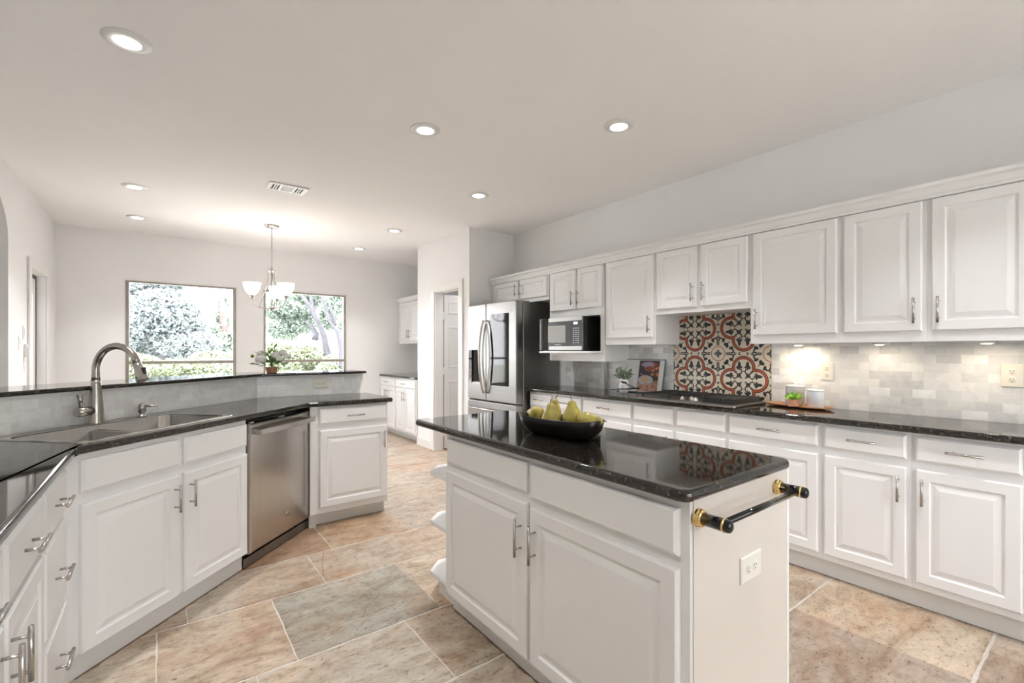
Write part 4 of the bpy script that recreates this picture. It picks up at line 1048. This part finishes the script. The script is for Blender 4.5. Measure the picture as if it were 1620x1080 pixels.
x, y = lp(.025, .030); pear(x, y, zb+.072, (0, math.radians(-10), math.radians(40)), 1.08, 'pear standing in front, third from the left in the bowl')
x, y = lp(-.070, .0); pear(x, y, zb+.084, (0, math.radians(4), math.radians(200)), 1.16, 'largest pear, standing right of the middle of the bowl')
x, y = lp(-.145, .008); pear(x, y, zb+.080, (0, math.radians(78), math.radians(-62)), 1.02, 'pear lying at the right end of the bowl with a dark stem')

# ================================================================= FLOWERS ON THE BAR
r = empty('flower_arrangement', (.713, 4.171, 1.1070), 0, 'white peonies with green leaves in a small copper pot on the raised bar', 'flower arrangement')
obj('copper_pot', lathe(B(), [(0, 0), (.036, 0), (.038, .004), (.043, .042), (.045, .046), (.041, .046), (.038, .038), (0, .036)], 24), 'terracotta', r)
obj('pot_handle', tube(B(), [(.037, -.028, .01), (.046, -.034, .025), (.047, -.033, .04), (.037, -.028, .045)], .005, 6), 'bare_wood', r)
obj('pot_soil', lathe(B(), [(0, .0375), (.038, .0375)], 24), 'soil', r)
cr = (Vector((.798, -.603, 0)), Vector((0, 0, 1)), Vector((-.603, -.798, 0)))
def cam3(a, z, d=0): v = cr[0]*a+cr[1]*z+cr[2]*d; return (v.x, v.y, v.z)
rn = random.Random(2)
def petals(bm, c, R, n):
    c = Vector(c)
    for i in range(n):
        a = 2*PI*i/n*2.4+rn.random(); tier = i/n; el = (.05+.9*tier)*PI/2
        d = Vector((math.cos(a)*math.cos(el), math.sin(a)*math.cos(el), math.sin(el)*.8)); s = d.orthogonal().normalized(); t = d.cross(s).normalized(); rr = R*(.62+.4*(1-tier))
        g = []
        for iu in range(5):
            row = []
            for iv in range(5):
                u, v = (iu-2)/2, (iv-2)/2; q = (u*u+v*v)
                row.append(bm.verts.new(c+d*(rr*(1-.35*q)+rn.uniform(-.02, .02)*R)+s*u*R*.62+t*v*R*.62))
            g.append(row)
        for iu in range(4):
            for iv in range(4):
                if (iu in (0, 3)) and (iv in (0, 3)): continue
                f = bm.faces.new((g[iu][iv], g[iu+1][iv], g[iu+1][iv+1], g[iu][iv+1])); f.smooth = True
for a, z, d, R in ((-.060, .105, .05, .046), (-.085, .150, .0, .036), (.050, .140, .03, .036), (.090, .160, 0, .034), (.085, .110, .04, .030), (.125, .130, .0, .030), (.105, .085, .02, .022)):
    bm = B(); petals(bm, cam3(a, z, d), R, 30); lathe(bm, [(0, -R*.5), (R*.4, -R*.35), (R*.5, 0), (R*.35, R*.35), (0, R*.5)], 10, c=cam3(a, z, d)); obj('blossom', bm, 'petal_white', r)
bm = B(); leafset(bm, (0, 0, .04), 16, .06, .17, .045, .008, rn); leafset(bm, (0, 0, .04), 12, .12, .09, .045, .009, rn)
for a, z in ((-.155, .14), (-.15, .17), (.17, .165)): tube(bm, [(0, 0, .05), cam3(a*.6, z*.9), cam3(a, z)], [.002, .0018, .0015], 5)
lathe(bm, [(0, -.014), (.012, -.008), (.014, 0), (.008, .012), (0, .015)], 10, c=cam3(-.155, .133)); obj('leaves_and_stems', bm, 'leaf_green', r)

# ================================================================= FAR HUTCH beside the pantry
HX = 2.80
GH = 'cabinets of the far alcove'
c = cabinet('hutch_base_cabinet', (HX, BY-.004, 0), R90, .60, RX-HX-.002, .10, .885, 'white alcove base cabinet against the back wall, left of the pair', 'cabinet', GH, kdep=.10)
drawer(c, .02, .585, .755, .865, True); door(c, .02, .295, .13, .735, 'rt'); door(c, .305, .585, .13, .735, 'lt')
c = cabinet('hutch_base_cabinet', (HX, BY-.606, 0), R90, .688, RX-HX-.002, .10, .885, 'white alcove base cabinet touching the pantry wall, right of the pair', 'cabinet', GH, kdep=.10)
drawer(c, .02, .67, .755, .865, True); door(c, .02, .34, .13, .735, 'rt'); door(c, .35, .67, .13, .735, 'lt')
bull('countertop', [rect(2.77, RX-.002, 5.884, BY-.002)], .8855, .9195, 'dark granite worktop of the far alcove cabinets', 'countertop', GC)
c = cabinet('hutch_wall_cabinet', (3.11, BY-.004, 0), R90, 1.29, RX-3.112, 1.40, 2.09, 'white two-door wall cabinet in the far alcove', 'cabinet', GH, kick=False)
door(c, .03, .42, 1.44, 2.05, 'rb'); door(c, .43, .82, 1.44, 2.05, 'lb'); door(c, .86, 1.26, 1.44, 2.05, 'lb')
bm = prism(B(), [[(3.11, 2.06), (3.085, 2.06), (3.07, 2.09), (3.055, 2.11), (3.05, 2.125), (3.13, 2.125), (3.13, 2.0905), (3.11, 2.0905)]], 5.884, BY-.004, lambda a, b, c: (a, c, b))
tag(obj('crown_moulding', bm, 'cabinet_paint'), 'short white crown moulding on the far alcove wall cabinet', 'moulding', 'crown mouldings')
puck(3.30, 6.3, 1.3995, UNDER_W, 'small warm lamp under the far alcove wall cabinet')
r = empty('small_bouquet', (3.02, 6.16, .9200), 0, 'small yellow and white flowers in a jar on the far alcove counter', 'flowers')
obj('jar', lathe(B(), [(0, 0), (.03, 0), (.034, .03), (.028, .06), (.03, .07), (.026, .07), (0, .05)], 16), 'wood_tray', r)
bm = B(); rn = random.Random(6)
for k in range(7):
    a = 2*PI*k/7; petals(bm, (.04*math.cos(a), .04*math.sin(a), .12+.05*rn.random()), .018, 8)
obj('blossoms', bm, 'petal_yellow', r); obj('stems', leafset(B(), (0, 0, .05), 8, .05, .10, .03, .008, rn), 'leaf_green', r)
